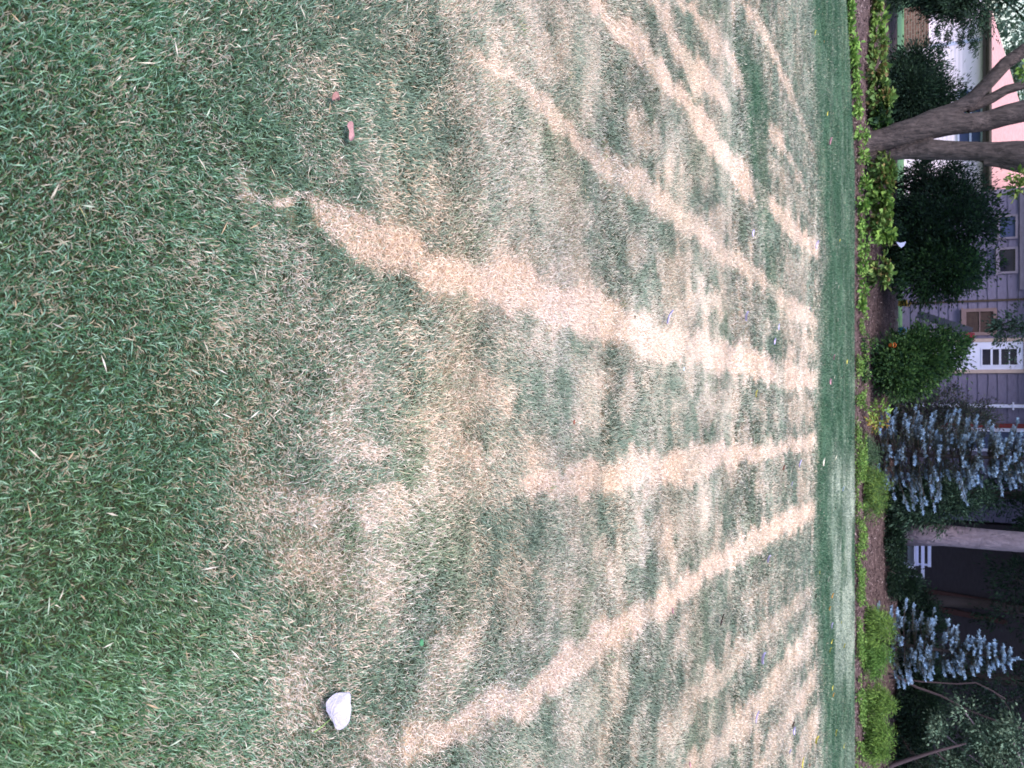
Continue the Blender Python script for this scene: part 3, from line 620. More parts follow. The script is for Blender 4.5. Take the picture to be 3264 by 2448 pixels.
def spruce(label, sy, Y, H, R, s_base, nt, bare=.12):
    base = P(s_base, sy, Y); base.z = gz(Y); r = empty('blue_spruce', base, label=label, cat='spruce tree', group='young blue spruces in the bed')
    b = np.array(base)
    MB().tube([base + Vector((0, 0, -.1)), base + Vector((0.01, 0, H * .5)), base + Vector((0, 0, H))], [.06, .035, .008], 8).build('trunk', M_BARK3, r, True)
    br = MB(); seg = []
    z = bare
    while z < H - .05:
        f = 1 - z / H; rad = R * min(1, f * 1.25 + .02) ** .85; nb = random.randint(6, 9); a0 = random.random() * 6.3
        for q in range(nb):
            a = a0 + q * 6.283 / nb + random.uniform(-.3, .3); rr = rad * random.choice((random.uniform(.35, .7), random.uniform(.75, 1.2), random.uniform(.75, 1.1))); d = Vector((math.cos(a), math.sin(a), 0))
            s = base + Vector((0, 0, z)); e = s + d * rr + Vector((0, 0, rr * random.uniform(-.16, .30))); m = s.lerp(e, .5) + Vector((0, 0, -.04 * rr))
            br.tube([s, m, e], [.012, .008, .004], 4); side = Vector((-d.y, d.x, 0))
            k = max(2, int(rr / .075))
            for t in range(k):
                u = (t + 1) / k; c = s.lerp(m, u * 2) if u < .5 else m.lerp(e, u * 2 - 1)
                if u > .18:
                    for sg in (-1, 1):
                        if random.random() < (.42 if z < H * .4 else .2): continue
                        l = (.09 + .24 * rr * (1.1 - u)) * random.uniform(.5, 1.3)
                        seg.append((c, (d * .75 + side * sg * .8 + Vector((0, 0, random.uniform(-.1, .35)))).normalized(), l, u))
            seg.append((m.lerp(e, .8), (d + Vector((0, 0, .2))).normalized(), .16, 1))
        z += random.uniform(.06, .21)
    for q in range(6): seg.append((base + Vector((0, 0, H - .25 + q * .04)), Vector((random.uniform(-.6, .6), random.uniform(-.6, .6), .9)).normalized(), .12, 1))
    seg.append((base + Vector((0, 0, H - .1)), Vector((0, 0, 1)), .22, 1))
    br.build('branch', M_BARK3, r)
    ns = len(seg); C0 = np.array([list(s[0]) for s in seg]); D = np.array([list(s[1]) for s in seg]); Ls = np.array([s[2] for s in seg]); U = np.array([s[3] for s in seg])
    j = np.repeat(np.arange(ns), nt); n = len(j); t = rng.random(n); p = C0[j] + D[j] * (Ls[j] * t)[:, None]
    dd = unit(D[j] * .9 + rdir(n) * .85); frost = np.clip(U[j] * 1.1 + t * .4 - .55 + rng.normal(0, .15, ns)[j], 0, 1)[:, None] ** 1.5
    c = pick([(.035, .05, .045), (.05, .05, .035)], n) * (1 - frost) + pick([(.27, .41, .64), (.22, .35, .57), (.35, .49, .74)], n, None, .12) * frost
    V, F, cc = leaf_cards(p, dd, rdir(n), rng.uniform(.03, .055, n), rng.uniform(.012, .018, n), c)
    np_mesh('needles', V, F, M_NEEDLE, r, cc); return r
spruce('larger blue spruce rising past the frame beside the smoky mauve shrub', 1445, 21.2, 4.4, 1.12, 2790, 34)
spruce('smaller blue spruce with its whole leader in view behind the brightest lime mound', 2045, 20.8, 2.72, .86, 2790, 40)

# ------------------------------------------------------------------ the multi-stemmed tree
def big_tree():
    Y = 19.6; z = .3737
    def q(X, Yc, dy=0): return P(2550 + X * z, Yc * z, Y + dy)
    base = q(640, 1290); base.z = gz(Y)
    r = empty('multi_stem_tree', base, label='grey multi-stemmed tree forking just above the leafy bed', cat='tree')
    mb = MB(); k = .00236
    def st(pts, rad): mb.tube([q(*p) for p in pts], [x * k for x in rad], 14, .02)
    st([(540, 1210), (600, 1225), (700, 1195), (850, 1150), (1000, 1110), (1150, 1080), (1300, 1060), (1450, 1050), (1600, 1030, .1), (1750, 985, .1), (1911, 945, .2), (2300, 850, .4)], [170, 112, 98, 108, 108, 100, 92, 84, 84, 88, 90, 80])
    st([(620, 1230), (850, 1130), (1000, 1085), (1130, 1020), (1300, 945), (1450, 860), (1600, 710), (1750, 545), (1911, 430), (2250, 200)], [80, 90, 92, 88, 66, 58, 56, 55, 54, 42])
    st([(1420, 930, .15), (1520, 890, .2), (1640, 835, .25), (1760, 765, .25), (1911, 725, .3), (2250, 640, .5)], [40, 45, 44, 40, 36, 28])
    st([(560, 1400), (640, 1362), (760, 1333), (900, 1302), (1100, 1275), (1300, 1285), (1500, 1290), (1650, 1305), (1800, 1315), (1911, 1325), (2300, 1380)], [60, 38, 40, 58, 88, 82, 78, 90, 110, 118, 100])
    st([(1560, 1380, -.02), (1700, 1390), (1911, 1440), (2200, 1540)], [30, 38, 42, 30])
    t = mb.build('trunk', M_BARK, r, True)
    m = t.modifiers.new('fuse', 'REMESH'); m.mode = 'VOXEL'; m.voxel_size = .016; m.use_smooth_shade = True
    s = t.modifiers.new('soft', 'SMOOTH'); s.factor = .7; s.iterations = 4
    # unseen crown overhead, spread to shade the background; a spray of leaves hanging into view
    c = base; B = [(c.x + .3, 20, 6.4, 2.4, 2.4, 1.5), (c.x + 1.8, 20.5, 6.6, 3.0, 2.6, 1.7), (c.x + .5, 21, 8.2, 3.4, 3, 1.4)]
    crown(r, 'crown', B, 16000, 420, .22, .14, MIDG, cr=.55, shell=.3, flat=.5)
    v = [bb(3225, 3262, 545, 570, 19.0, .1, bottom=P(3225, 555, 19.0).z), bb(3205, 3270, 575, 625, 19.0, .15, bottom=P(3210, 600, 19.0).z), bb(3235, 3290, 180, 250, 19.0, .15, bottom=P(3245, 200, 19).z)]
    for vb, nv in zip(v, (50, 90, 60)): crown(r, 'leaf_spray', [vb], nv, 12, .10, .07, [(.12, .22, .05), (.08, .17, .05), (.2, .26, .08)], cr=.12, shell=.2, hexa=True)
    tw = MB(); e0 = P(3300, 560, 19.1); tw.tube([P(3262, 620, 19.1), P(3235, 580, 19.0), P(3215, 590, 19.0)], [.012, .008, .004], 5); tw.tube([P(3420, 560, 19.4), P(3330, 600, 19.2), P(3262, 620, 19.1)], [.03, .02, .012], 5)
    tw.build('twig', M_BARK3, r)
big_tree()

def tall_tree(name, label, sy, s_base, Y, r0, r1, H, m, blobs, pal, n=9000, k=240, L=.2, W=.12, group=None, lean=(0, 0), mat_=None, cat='tree', **kw):
    base = P(s_base, sy, Y); base.z = gz(Y) if Y < 24.6 else .5
    r = empty(name, base, label=label, cat=cat, group=group); pts = []; rad = []
    for i in range(9):
        t = i / 8; pts.append(base + Vector((lean[0] * t + math.sin(t * 5 + sy) * r0 * .15, lean[1] * t, H * t - .1 * (i == 0)))); rad.append(r0 * (1 + .5 * max(0, .12 - t) / .12) * (1 - t) + r1 * t)
    MB().tube(pts, rad, 16, .04).build('trunk', m, r, True)
    if blobs:
        crown(r, 'crown', blobs, n, k, L, W, pal, mat_=mat_, **kw)
        lb = MB()
        for b in blobs:
            s = pts[5]; e = Vector(b[:3]); lb.tube([s, s.lerp(e, .5) + Vector((0, 0, .2)), e], [r1 * .6, r1 * .35, .02], 6)
        lb.build('limb', m, r, True)
    return r
x = P(3000, 1696, 24).x
tall_tree('shade_tree', 'thick pale lavender grey trunk standing right of the drooping shrub', 1696, 2870, 24, .262, .2, 9, M_BARK2,
          [(x - 2, 24, 8, 3.4, 3, 1.6), (x + 2.4, 24, 8.4, 3.4, 3, 1.8), (x, 22, 7.6, 3.2, 2.4, 1.3), (x - .5, 26.5, 7.8, 4, 2, 1.5)], MIDG, 15000, 420, .24, .15, cr=.6, shell=.3, flat=.5)  # crown out of view, spread wide to darken the background
# a bough of the shade tree hangs in front of the lavender house
st_ = [o for o in bpy.data.objects if o.name == 'shade_tree'][0]
for q, nv in ((bb(3150, 3240, 1010, 1062, 23, .2, bottom=P(3150, 1036, 23).z), 330), (bb(3165, 3215, 1060, 1095, 23, .2, bottom=P(3165, 1080, 23).z), 140), (bb(3215, 3275, 975, 1090, 23.1, .3, bottom=P(3215, 1036, 23).z), 380), (bb(3215, 3245, 1095, 1165, 23.1, .15, bottom=P(3215, 1130, 23).z), 60)):
    crown(st_, 'hanging_leaves', [q], nv, 26, .09, .055, [(.07, .12, .09), (.10, .16, .12), (.05, .08, .06)], cr=.14, shell=.2, droop=.6)
tw = MB(); tw.tube([P(3800, 1400, 23.6), P(3520, 1160, 23.3), P(3300, 1050, 23.1), P(3200, 1035, 23), P(3150, 1040, 23)], [.07, .05, .025, .014, .006], 6); tw.build('bough', M_BARK3, st_, True)
# drooping conifer that fills the upper corner
def B3(*a): return [bb(*q) for q in a]
def corner_tree():
    Y = 23.2; base = P(2800, -120, Y); base.z = gz(Y)
    r = empty('hemlock_tree', base, label='dark drooping conifer filling the top right corner of the picture', cat='tree')
    MB().tube([base + Vector((0, 0, -.1)), base + Vector((.1, 0, 3)), base + Vector((0, 0, 9))], [.2, .16, .06], 12).build('trunk', M_BARK3, r, True)
    def hb(s0, s1, y0, y1, Yq, ry): return bb(s0, s1, y0, y1, Yq, ry, bottom=P(s0, (y0 + y1) / 2, Yq).z)
    bl = [hb(2860, 3150, -120, 15, Y, .7), hb(2940, 3160, -40, 45, Y - .3, .5), hb(2980, 3050, 10, 70, Y - .4, .25), hb(3060, 3150, 10, 85, Y - .5, .3), hb(2830, 2900, -60, 18, Y - .6, .5), hb(3120, 3165, 10, 110, Y - .2, .3)]
    crown(r, 'foliage', bl, 34000, 420, .10, .03, DARKG, mat_=M_NEEDLE, cr=.26, shell=.15, droop=.7, upn=.3)
    sp = []
    for s0, s1, y0, y1 in ((3020, 3040, 100, 150), (3060, 3080, 110, 140), (3085, 3110, 100, 150), (2985, 3010, 90, 120), (3100, 3130, 130, 160), (2995, 3015, 135, 165)): sp.append(hb(s0, s1, y0, y1, Y - .5, .15))
    for q in sp: crown(r, 'branch_tip', [q], 170, 8, .10, .025, DARKG, mat_=M_NEEDLE, cr=.12, shell=.2, droop=.8, upn=.3)
    hi = [(base.x - 1.0, Y, 5.6, 1.8, 2.0, 1.6), (base.x - 1.0, Y, 7.5, 1.6, 1.8, 1.6)]
    crown(r, 'crown', hi, 7000, 160, .16, .05, DARKG, mat_=M_NEEDLE, cr=.5, shell=.3, droop=.5)
corner_tree()
# trees far beyond the white house
for i, (sy, Y, w_, pal, lab) in enumerate(((40, 62, 4.5, PALE, 'pale sage tree beyond the hip roof nearest the top edge of the picture'), (300, 66, 4.2, PALE + [(.3, .38, .2)], 'pale sage tree beyond the roof seen between the forking stems'),
                                    (600, 58, 5, MIDG + PALE, 'greener tree beyond the red roof above the juniper bush'), (-220, 60, 5, DARKG + SAGE, 'dark tree beyond the house outside the top edge of the picture'))):
    x = P(3200, sy, Y).x; bl = [(x, Y, 6.0, w_, 3, 2.6), (x - w_ * .6, Y + 1, 8.5, w_ * .7, 3, 2.4), (x + w_ * .6, Y, 7.5, w_ * .6, 3, 2.6)]
    tall_tree('distant_tree', lab, sy, 2900, Y, .3, .15, 7, M_BARK3, bl, pal, 5200, 230, .34, .24, 'trees beyond the white house', cr=.65, shell=.2)
# the wood on the right
wood = [(1900, 26.5, DARKG, 'evergreen crown hanging over the dark wall right of the grey trunk', [(3120, 3330, 1740, 1930), (3090, 3330, 1900, 2010), (3200, 3400, 1560, 1760)], 26),
        (2120, 26, DARKG + [(.04, .06, .06)], 'dark evergreen directly right of the smaller blue spruce', [(2850, 3150, 2080, 2220), (3050, 3330, 2060, 2300), (2950, 3250, 2180, 2330)], 25.6),
        (1560, 27, DARKG, 'dark evergreen between the larger spruce and the grey trunk', [(3020, 3300, 1500, 1640), (3150, 3350, 1450, 1640)], 26.6),
        (2420, 26.5, DARKG, 'dark evergreen filling the bottom right corner behind the sage tree', [(2830, 3100, 2300, 2520), (3000, 3350, 2250, 2560), (2900, 3200, 2420, 2600)], 26.4)]
for sy, Y, pal, lab, bs, Yc in wood:
    bl = [bb(a, b, c, d, Yc, .8, bottom=P(a, (c + d) / 2, Yc).z) for a, b, c, d in bs]; x = P(3100, sy, Y).x
    hi = [(x, Y, 6.5, 2.2, 2, 2)]
    t = tall_tree('evergreen_tree', lab, sy, 2850, Y, .16, .08, 6, M_BARK3, bl + hi, pal, 17000, 340, .12, .05, 'dark evergreens of the wood', cr=.32, shell=.3, droop=.4)
bl = [bb(a, b, c, d, 22.4, .5, bottom=P(a, (c + d) / 2, 22.4).z) for a, b, c, d in ((3080, 3180, 2310, 2400), (2990, 3090, 2380, 2480), (3140, 3260, 2370, 2470), (3040, 3110, 2240, 2300), (3180, 3250, 2300, 2360), (2960, 3020, 2300, 2350), (3080, 3240, 2420, 2540))]
tall_tree('sage_tree', 'pale sage leaved tree with light clusters in the bottom right corner', 2500, 2840, 22.4, .10, .05, 4.5, M_BARK2, bl, SAGE, 9500, 190, .085, .05, cr=.22, shell=.25, droop=.6)
# leaning saplings and a pale slanting trunk
def sapling(label, pts, rads, Y, m):
    q = [P(a, b, Y) for a, b in pts]; g = q[0].copy(); g.z = gz(Y)
    r = empty('leaning_sapling', g, label=label, cat='sapling', group='thin leaning trunks in the dark wood')
    MB().tube([g + Vector((0, 0, -.1))] + q, [rads[0] * 1.2] + rads, 8, .05).build('trunk', m, r, True)
    tw = MB(); a = q[-2]; tw.tube([a, a + Vector((.2, 0, .25)), a + Vector((.45, .1, .4))], [rads[-1] * .7, rads[-1] * .5, .004], 5); tw.build('branch', m, r)
M_TWIG = mat('mauve_twig_bark', (.065, .047, .06), .9)
sapling('long thin brown trunk slanting right behind the smaller blue spruce', [(2850, 2150), (2920, 2190), (3000, 2218), (3080, 2262), (3180, 2300), (3270, 2325)], [.03, .03, .028, .026, .024, .02], 23.0, M_TWIG)
sapling('bent thin mauve trunk forking high in the dark wood', [(2930, 2172), (3050, 2180), (3110, 2176), (3160, 2200), (3205, 2228)], [.02, .02, .018, .015, .012], 23.2, M_TWIG)
sapling('thick pale slanting trunk at the bottom edge behind the widest lime mound', [(2790, 2470), (2850, 2437), (2900, 2420), (2980, 2395), (3080, 2370)], [.055, .05, .045, .035, .02], 22.0, M_TWIG)

# ------------------------------------------------------------------ low plants along the lawn edge
def low_plant(name, sy, s0, s1, y0, y1, Y, n, L, W, pal, k=26, wts=None, hexa=True):
    b = [bb(s0, s1, y0, y1, Y, .24)]; base = (b[0][0], Y, float(zbed(b[0][0], Y))); r = empty(name, base)
    crown(r, 'foliage', b, n, k, L, W, pal, wts, cr=.12, shell=.35, upn=1.6, flat=.5, hexa=hexa, floor=1, droop=.1)
    return r
def name_row(objs, labels, cat, group):
    for o, l in zip(objs, labels): tag(o, l, cat, group)
ords = ['first', 'second', 'third', 'fourth', 'fifth', 'sixth', 'seventh', 'eighth', 'ninth', 'tenth', 'eleventh', 'twelfth', 'thirteenth', 'fourteenth', 'fifteenth', 'sixteenth', 'seventeenth', 'eighteenth', 'nineteenth', 'twentieth']
BRG = [(.12, .24, .05), (.15, .28, .065), (.09, .19, .05), (.19, .31, .08)]
front = []
for i, (sy, hw, s1) in enumerate(((-15, 25, 2740), (32, 22, 2738), (85, 20, 2734), (135, 24, 2748), (182, 20, 2745), (238, 26, 2752), (295, 16, 2745), (345, 18, 2752), (425, 32, 2775), (505, 34, 2768), (590, 28, 2775),
                                  (650, 36, 2768), (725, 34, 2764), (790, 34, 2764), (860, 38, 2764), (925, 36, 2762), (975, 22, 2752))):
    xe = float(G(2720, sy).x); dY = float(yedge(xe)) - 18.22; ds = int(dY * 15)
    front.append(low_plant('edging_plant', sy, 2727 + ds, s1 + ds, sy - hw * random.uniform(.55, .8), sy + hw * random.uniform(.55, .8), 18.62 + dY + random.uniform(-.05, .15), random.randint(90, 150), .085, .065, BRG, 9))
name_row(front, ['bright green plant on the lawn edge, %s from the picture top' % o for o in ords], 'plant', 'bright green edging plants along the lawn')
back = []
for i, (sy, hw, s0, s1, pal) in enumerate(((10, 45, 2750, 2800, YELG), (75, 40, 2752, 2825, LIME), (150, 38, 2750, 2828, YELG), (215, 36, 2750, 2830, YELG), (290, 30, 2760, 2828, MIDG + YELG), (322, 24, 2770, 2860, YELG), (380, 30, 2780, 2840, MIDG + LIME[:1]),
                                           (535, 34, 2775, 2850, YELG), (590, 34, 2770, 2850, YELG), (640, 30, 2775, 2845, LIME), (700, 32, 2780, 2840, YELG), (742, 26, 2782, 2845, LIME), (870, 36, 2775, 2842, YELG))):
    xe = float(G(2720, sy).x); s0 += int((float(yedge(xe)) - 18.22) * 13)
    back.append(low_plant('leafy_perennial', sy, s0, s1, sy - hw, sy + hw, 19.5 + random.uniform(-.2, .3), random.randint(210, 340), .135, .105, pal, 18))
name_row(back, ['yellowing broad-leaved plant behind the edging row, %s from the picture top' % o for o in ords], 'plant', 'broad-leaved perennials behind the edging row')
mids = [low_plant('flowering_twig', 1310, 2760, 2840, 1285, 1330, 19.3, 150, .07, .04, [(.14, .28, .06), (.2, .32, .08)], 14), low_plant('flowering_twig', 1345, 2765, 2830, 1325, 1368, 19.2, 170, .07, .04, [(.22, .26, .06), (.34, .2, .06), (.16, .26, .06)], 14),
        low_plant('flowering_twig', 1140, 2735, 2790, 1080, 1130, 19.0, 260, .06, .035, MIDG + BRG[:1], 16), low_plant('flowering_twig', 1190, 2735, 2770, 1150, 1215, 19.0, 240, .06, .035, MIDG + BRG[:1], 16)]
name_row(mids, ['bright green sprig beside the left blue spruce, nearer the round shrub', 'orange tinged sprig touching the left blue spruce', 'upper small green plant at the foot of the round shrub', 'lower small green plant at the foot of the round shrub'], 'plant', None)
# creeping ground cover: nobody could count its leaves
n = 15000; sy = rng.uniform(1000, 2520, n); sxx = 2726 + 34 * rng.random(n) ** 1.2
cl = fbm(sy * .018, sxx * .05, 101) ; dens = (cl > np.interp(sy, [1000, 1250, 1400, 1600, 2000, 2500], [.64, .55, .50, .56, .46, .45])); sy = sy[dens]; sxx = sxx[dens]; n = len(sy)
# ground position on the rising bed
Yg = 18.36 + (sxx - 2726) / 34 * 1.0; cz = Yg * math.cos(PITCH) + 1.45 * math.sin(PITCH); xg = (sy - 1224) / FPX * cz
p = np.stack([xg, Yg, zbed(xg, Yg) + .02 + rng.random(n) * .07], 1); nn = rdir(n) * .6; nn[:, 2] += 1; d = rdir(n); d[:, 2] = np.abs(d[:, 2]) * .4
cc = pick(BRG + YELG[:3], n); V, F, c = leaf_cards(p, unit(d), unit(nn), rng.uniform(.035, .065, n), rng.uniform(.025, .045, n), cc)
tag(np_mesh('ground_cover', V, F, M_LEAF, cols=c), 'small leaved creeping ground cover along the mulch edge', 'ground cover', kind='stuff')

# ------------------------------------------------------------------ things in the bed and yard
M_STONE = mat('stone', (.26, .22, .26), .9, (.2, .17, .2), 12, .5, 40)
def edging():
    Y = 24.2; x0 = P(2850, 930, Y).x; x1 = P(2850, 1075, Y).x; o = MB(); x = x0
    while x < x1:
        l = random.uniform(.28, .4); h = random.uniform(.05, .07); o.box(x, min(x + l, x1), Y - .08, Y + .08, .40, .49 + h); x += l + .012
    tag(o.build('stone_edging', M_STONE), 'pale low stone edging across the back of the bare mulch patch', 'edging')
edging()
def bench():
    Y = 26.3; x0 = P(2900, 1716, Y).x; x1 = P(2900, 1802, Y).x; xr = P(2940, 1843, Y).x
    z = [P(s, 1760, Y).z for s in (2893, 2914, 2918, 2928, 2936, 2947, 2957, 2968)]; z0 = .5
    r = empty('garden_bench', ((x0 + x1) / 2, Y, z0), label='white slatted garden bench behind the low dark shrub', cat='bench')
    for a, b in ((0, 1), (2, 3), (6, 7)): MB().box(x0, x1, Y, Y + .025, z[a], z[b]).build('back_slat', M_TRIMW, r)
    MB().box(x0, xr, Y - .03, Y - .004, z[4], z[5]).build('arm_rail', M_TRIMW, r)
    MB().box(x0, x1, Y - .5, Y - .035, z0 + .38, z0 + .41).build('seat', M_TRIMW, r)
    for xx in (x0 + .02, x1 - .07):
        MB().box(xx, xx + .05, Y + .027, Y + .07, z0, z[7]).build('leg', M_TRIMW, r); MB().box(xx, xx + .05, Y - .5, Y - .45, z0, z0 + .377).build('leg', M_TRIMW, r)
    MB().box(xr - .06, xr - .01, Y - .002, Y + .04, z0, z[5]).build('leg', M_TRIMW, r)
bench()
def slide():
    Y = 25.5; r = empty('play_slide', P(2990, 1030, Y), label='grey chute with red side of a play slide against the lavender house', cat='play slide'); r.location.z = .5
    a = P(2925, 1000, Y); b = P(3098, 1055, Y); d = (b - a).normalized(); n = Vector((-d.z, 0, d.x))
    ch = MB(); w_ = .09; ch.prism([tuple(a - n * w_), tuple(b - n * w_), tuple(b + n * w_), tuple(a + n * w_)], .42)
    ch.build('chute', mat('grey_plastic', (.07, .075, .12), .5), r)
    c = MB(); c0 = P(3078, 1073, Y); c1 = P(3106, 1073, Y); c.tube([c0, c1], [.105, .105], 14); c.build('handle', mat('red_plastic', (.32, .03, .06), .5), r)
    s = MB(); s.box(P(3015, 1052, Y).x, P(3015, 1069, Y).x, Y - .05, Y + .1, P(3004, 1060, Y).z, P(3027, 1060, Y).z); s.build('side_panel', mat('pink_plastic', (.50, .08, .18), .5), r)
    l = MB(); 
    for xx in (b.x - .1, b.x + .12): l.box(xx, xx + .05, Y + .3, Y + .35, .5, b.z)
    l.build('leg', M_DARKTRIM, r)
slide()
def pot(name, label, sx, sy, Y, r0, h, col, cat):
    c = P(sx, sy, Y); base = Vector((c.x, Y, c.z - h / 2)); r = empty(name, base, label=label, cat=cat)
    m = mat(name + '_paint', col, .45, tuple(q * .7 for q in col), 20)
    MB().tube([base, base + Vector((0, 0, h * .08)), base + Vector((0, 0, h * .85)), base + Vector((0, 0, h * .86)), base + Vector((0, 0, h))], [r0 * .7, r0 * .78, r0, r0 * 1.12, r0 * 1.1], 14).build('body', m, r, True)
    hd = MB(); hd.tube([base + Vector((math.cos(a) * r0, 0, h + math.sin(a) * r0 * .9)) for a in np.linspace(.1, 3.04, 9)], .008, 5); hd.build('handle', m, r, True)
pot('toy_bucket', 'yellow bucket at the foot of the lavender wall', 2877, 967, 24.6, .085, .23, (.62, .40, .06), 'bucket')
pot('watering_can', 'bright blue watering can beside the stone edging', 2866, 1054, 24.5, .09, .18, (.05, .42, .75), 'watering can')
pot('orange_pot', 'small orange pot half hidden in the round shrub', 2841, 1100, 20.15, .05, .1, (.6, .14, .03), 'pot')
c = P(2873, 779, 20.7); r = empty('garden_sign', (c.x, 20.7, gz(20.7)), label='small white three-cornered plant sign before the tallest dark shrub', cat='plant sign')
MB().prism([tuple(P(*q, 20.7)) for q in ((2857, 771), (2871, 774), (2888, 770), (2882, 783), (2873, 790), (2864, 783))], .012).build('plate', M_TRIMW, r)
MB().box(c.x - .01, c.x + .01, 20.713, 20.73, gz(20.7) - .05, c.z).build('stake', M_DARKTRIM, r)

# ================================================================== FALLEN LEAVES
COLS = dict(lavender=(.46, .42, .66), yellow=(.55, .50, .12), pale=(.52, .50, .42), pink=(.48, .26, .32), orange=(.52, .28, .08), dark=(.035, .018, .018), brown=(.22, .09, .07), blue=(.42, .55, .85), green=(.07, .22, .12))
WORD = dict(lavender='pale lavender', yellow='yellow', pale='pale cream', pink='pink', orange='orange', dark='blackish brown', brown='reddish brown', blue='pale blue', green='fresh green')
LV = [('yellow',2595,103,17,10),('pale',2606,109,6,3),('orange',2625,133,8,5),('yellow',2635,361,14,9),('pale',2653,362,7,4),('pink',2642,448,22,16),('pale',2693,179,7,3),
 ('lavender',2396,742,22,12),('lavender',2599,778,26,7),('yellow',2674,766,10,5),('pale',2698,690,9,4),('dark',2638,655,6,4),('lavender',2127,1006,46,12),('lavender',2373,1006,30,17),('lavender',2579,984,12,6),
 ('pale',2671,913,13,3),('pale',2598,634,11,6),('pale',2669,1019,9,3),('lavender',2479,1041,20,7),('lavender',2465,1087,20,8),('blue',2176,1176,11,9),('yellow',2406,1253,22,5),('pink',2655,1138,18,7),('yellow',2698,1152,14,7),
 ('pink',2642,1215,20,8),('pale',2658,1201,12,5),('dark',2687,1201,10,6),('pale',2663,1456,16,6),('pale',2622,1471,26,5),('lavender',2546,1475,24,5),('brown',2494,1489,16,10),('dark',2397,1399,16,4),('pale',2628,1361,8,4),
 ('lavender',2522,1541,14,8),('blue',2685,1557,16,6),('lavender',2445,1778,24,14),('pink',2138,1946,20,12),('yellow',2610,1825,10,6),('pale',2638,1845,18,5),('dark',2598,1899,16,6),('orange',2650,1897,18,7),('orange',2641,1938,16,6),
 ('lavender',2648,1992,18,8),('yellow',2680,1984,9,5),('dark',2661,1619,8,5),('pale',2333,2028,20,9),('lavender',2425,2095,36,12),('lavender',2408,2283,38,11),('lavender',2526,2327,26,9),('dark',2525,2307,18,9),('dark',2575,2273,22,8),
 ('dark',2585,2230,16,4),('lavender',2514,2394,20,12),('yellow',2555,2429,36,9),('yellow',2598,2356,30,6),('yellow',2662,2334,24,9),('yellow',2649,2043,20,6),('yellow',2644,2070,18,6),('yellow',2689,2057,18,8),('yellow',2651,2192,16,7),
 ('orange',2654,2213,14,6),('pink',2194,2437,22,16),('dark',2297,1973,36,12),('yellow',2688,2377,18,6),('brown',2578,2437,12,8),('green',1334,2045,24,12),('brown',1824,1345,12,8)]
def leaf_mesh(L, W, col, curl, stem=0.0, seed=0):
    rr = random.Random(seed); n = 9; V = []; F = []; cl = []
    for i in range(n):
        t = i / (n - 1); w_ = W * math.sin(math.pi * min(1, .04 + t * .96) ** .8) ** .9 * .5
        for j in range(5):
            u = (j - 2) / 2; e = w_ * u * (1 + .10 * rr.uniform(-1, 1) * abs(u))
            V.append((e, (t - .5) * L, .004 + curl * (u * u * W * .35 + (t - .5) ** 2 * L * .5) + rr.uniform(-1, 1) * .02 * W))
            v = .88 if j == 2 else 1.0; cl.append([c * v * rr.uniform(.88, 1.08) for c in col])
    for i in range(n - 1):
        for j in range(4): a = i * 5 + j; F.append((a, a + 1, a + 6, a + 5))
    if stem:
        b = len(V); V += [(-.0012, -L / 2, .006), (.0012, -L / 2, .006), (.003, -L / 2 - stem, .004), (.0006, -L / 2 - stem, .004)]; F.append((b, b + 1, b + 2, b + 3)); cl += [[.3, .35, .1]] * 4
    return V, F, cl
rows = {}
for i, (cn, sx, sy, ly, lx) in enumerate(LV):
    g = G(sx, sy, .03); cz = (g - camo.location).dot(FW)
    L = max(ly * cz / FPX * 1.05, .022); W = max(min(L * .7, L * (.42 + .5 * lx / ly)), .02)
    V, F, cl = leaf_mesh(L, W, COLS[cn], (.15 if cn == 'dark' else .4) + .6 * random.random(), .0 if L < .05 else L * .35, i)
    me = np_mesh('fallen_leaf', V, F, M_DRY, None, cl, True); me.location = (g.x, g.y, .032)
    me.rotation_euler = (random.uniform(-.12, .12) + .22 * (L > .05), random.uniform(-.25, .25), math.pi / 2 + random.uniform(-.5, .5))
    zone = 'the dark green far strip' if sx > 2600 else ('the dry striped turf' if sx > 1900 else 'the nearer turf')
    rows.setdefault((cn, zone), []).append((sy, me))
for (cn, zone), ls in rows.items():
    ls.sort(key=lambda t: t[0])
    for k, (sy, me) in enumerate(ls):
        lab = '%s leaf on %s' % (WORD[cn], zone) + ('' if len(ls) == 1 else ', %s from the picture top' % ords[k])
        tag(me, lab, 'leaf', 'leaves fallen on the lawn')
# the three nearest leaves
def near_leaf(name, label, pts, col, curl_z, parts=None):
    """pts: outline in photo pixels, lying on the blade tips"""
    q = [G(a, b, .032) for a, b in pts]; c = sum(q, Vector()) / len(q)
    root = empty(name, (c.x, c.y, 0), label=label, cat='leaf'); b = bmesh.new(); rings = []; K = 5; n = len(q)
    for k in range(K):
        t = (K - k) / K; rings.append([b.verts.new((c.x + (p.x - c.x) * t, c.y + (p.y - c.y) * t, .032 + curl_z(t) + .004 * math.sin(i * 2.7) * t + .003 * math.sin(i * .9 + k) * t)) for i, p in enumerate(q)])
    cv = b.verts.new((c.x, c.y, .032 + curl_z(0)))
    for k in range(K - 1):
        for i in range(n): b.faces.new((rings[k][i], rings[k][(i + 1) % n], rings[k + 1][(i + 1) % n], rings[k + 1][i]))
    for i in range(n): b.faces.new((rings[-1][i], rings[-1][(i + 1) % n], cv))
    mb = MB(); mb.b.free(); mb.b = b; o = mb.build('blade', col, root, True)
    s = o.modifiers.new('thick', 'SOLIDIFY'); s.thickness = .0008; sb = o.modifiers.new('round', 'SUBSURF'); sb.levels = 1; sb.render_levels = 1
    return root
sc = 400 / 2212
def z1(X, Yp): return (900 + X * sc, 2100 + Yp * sc)
M_PALE = mat('leaf_underside', (.50, .47, .53), .7, (.33, .32, .45), 18, .6, 90)
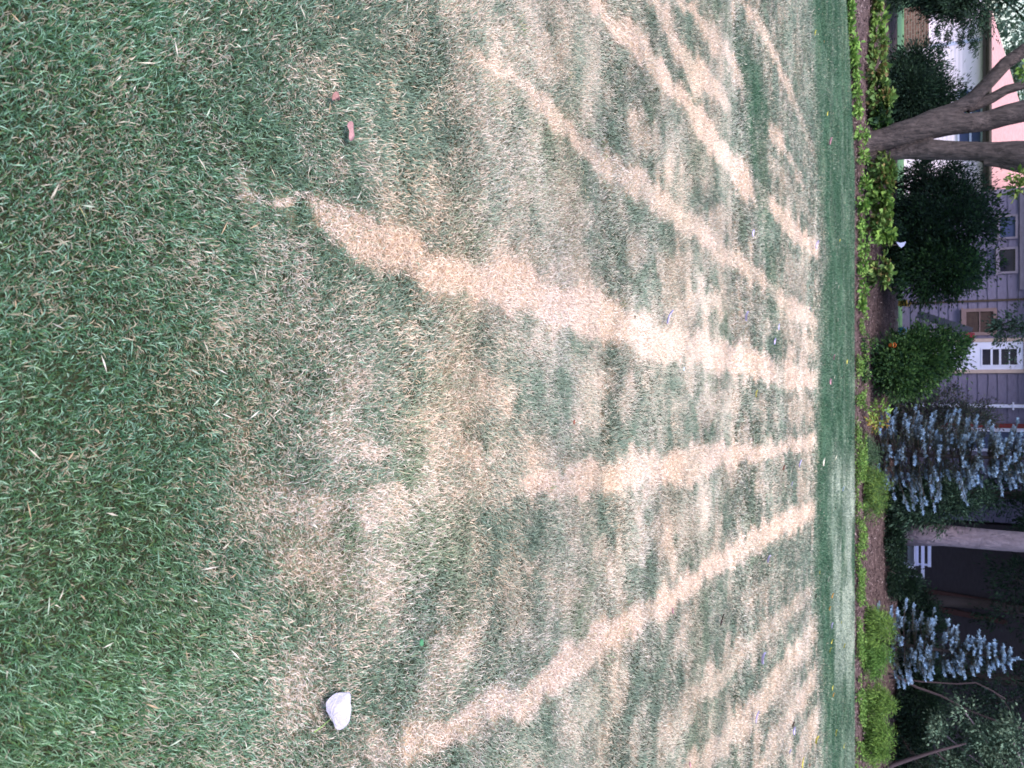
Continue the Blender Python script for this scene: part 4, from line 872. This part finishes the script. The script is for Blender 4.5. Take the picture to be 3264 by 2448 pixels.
big = near_leaf('fallen_leaf', 'large pale silvery leaf with green stalk lying nearest the camera', [z1(*p) for p in ((845, 1060), (790, 1000), (735, 925), (715, 850), (745, 760), (810, 670), (900, 605), (1000, 575), (1090, 590), (1150, 560), (1170, 650), (1185, 760), (1200, 880), (1190, 980), (1165, 1080), (1105, 1150), (1050, 1220), (980, 1255), (925, 1245), (880, 1160))],
          M_PALE, lambda t: -.016 * (1 - t) + .006 * t * t)
M_STEM = mat('leaf_stalk', (.20, .30, .10), .6); M_VEIN = mat('leaf_vein', (.58, .54, .58), .7)
a, b_ = G(*z1(850, 1060), .034), G(*z1(565, 1290), .036)
MB().tube([a, a.lerp(b_, .5) + Vector((0, 0, .002)), b_], [.0016, .0014, .0022], 8).build('stalk', M_STEM, big, True)
vn_ = MB(); o0 = Vector(G(*z1(850, 1060), .035))
for e in ((1000, 620), (1160, 640), (800, 800), (1150, 900), (1010, 1200)):
    t = Vector(G(*z1(*e), .036)); mdl = o0.lerp(t, .5); mdl.z = .030; vn_.tube([o0, mdl, o0.lerp(t, .9)], [.0009, .0007, .0003], 5)
vn_.build('veins', M_VEIN, big)
sc2 = 300 / 2212
def z2(X, Yp): return (950 + X * sc2, 250 + Yp * sc2)
M_PINK = mat('dry_pink_leaf', (.30, .165, .165), .7, (.17, .075, .07), 60, .4, 90)
near_leaf('fallen_leaf', 'small curled pink leaf half sunk in the nearer turf', [z2(*p) for p in ((880, 290), (930, 330), (970, 420), (985, 500), (950, 540), (900, 470), (860, 500), (795, 560), (770, 470), (795, 380), (840, 310))], M_PINK, lambda t: .012 * (1 - t * t))
near_leaf('fallen_leaf', 'narrow rolled pink leaf near the small curled one', [z2(*p) for p in ((1240, 985), (1275, 1010), (1280, 1130), (1295, 1250), (1280, 1350), (1290, 1440), (1310, 1460), (1240, 1490), (1175, 1460), (1180, 1350), (1190, 1230), (1170, 1120), (1165, 1030))], mat('rolled_pink_leaf', (.36, .20, .22), .7, (.24, .12, .13), 60, .4, 90), lambda t: .010 * (1 - t * t))
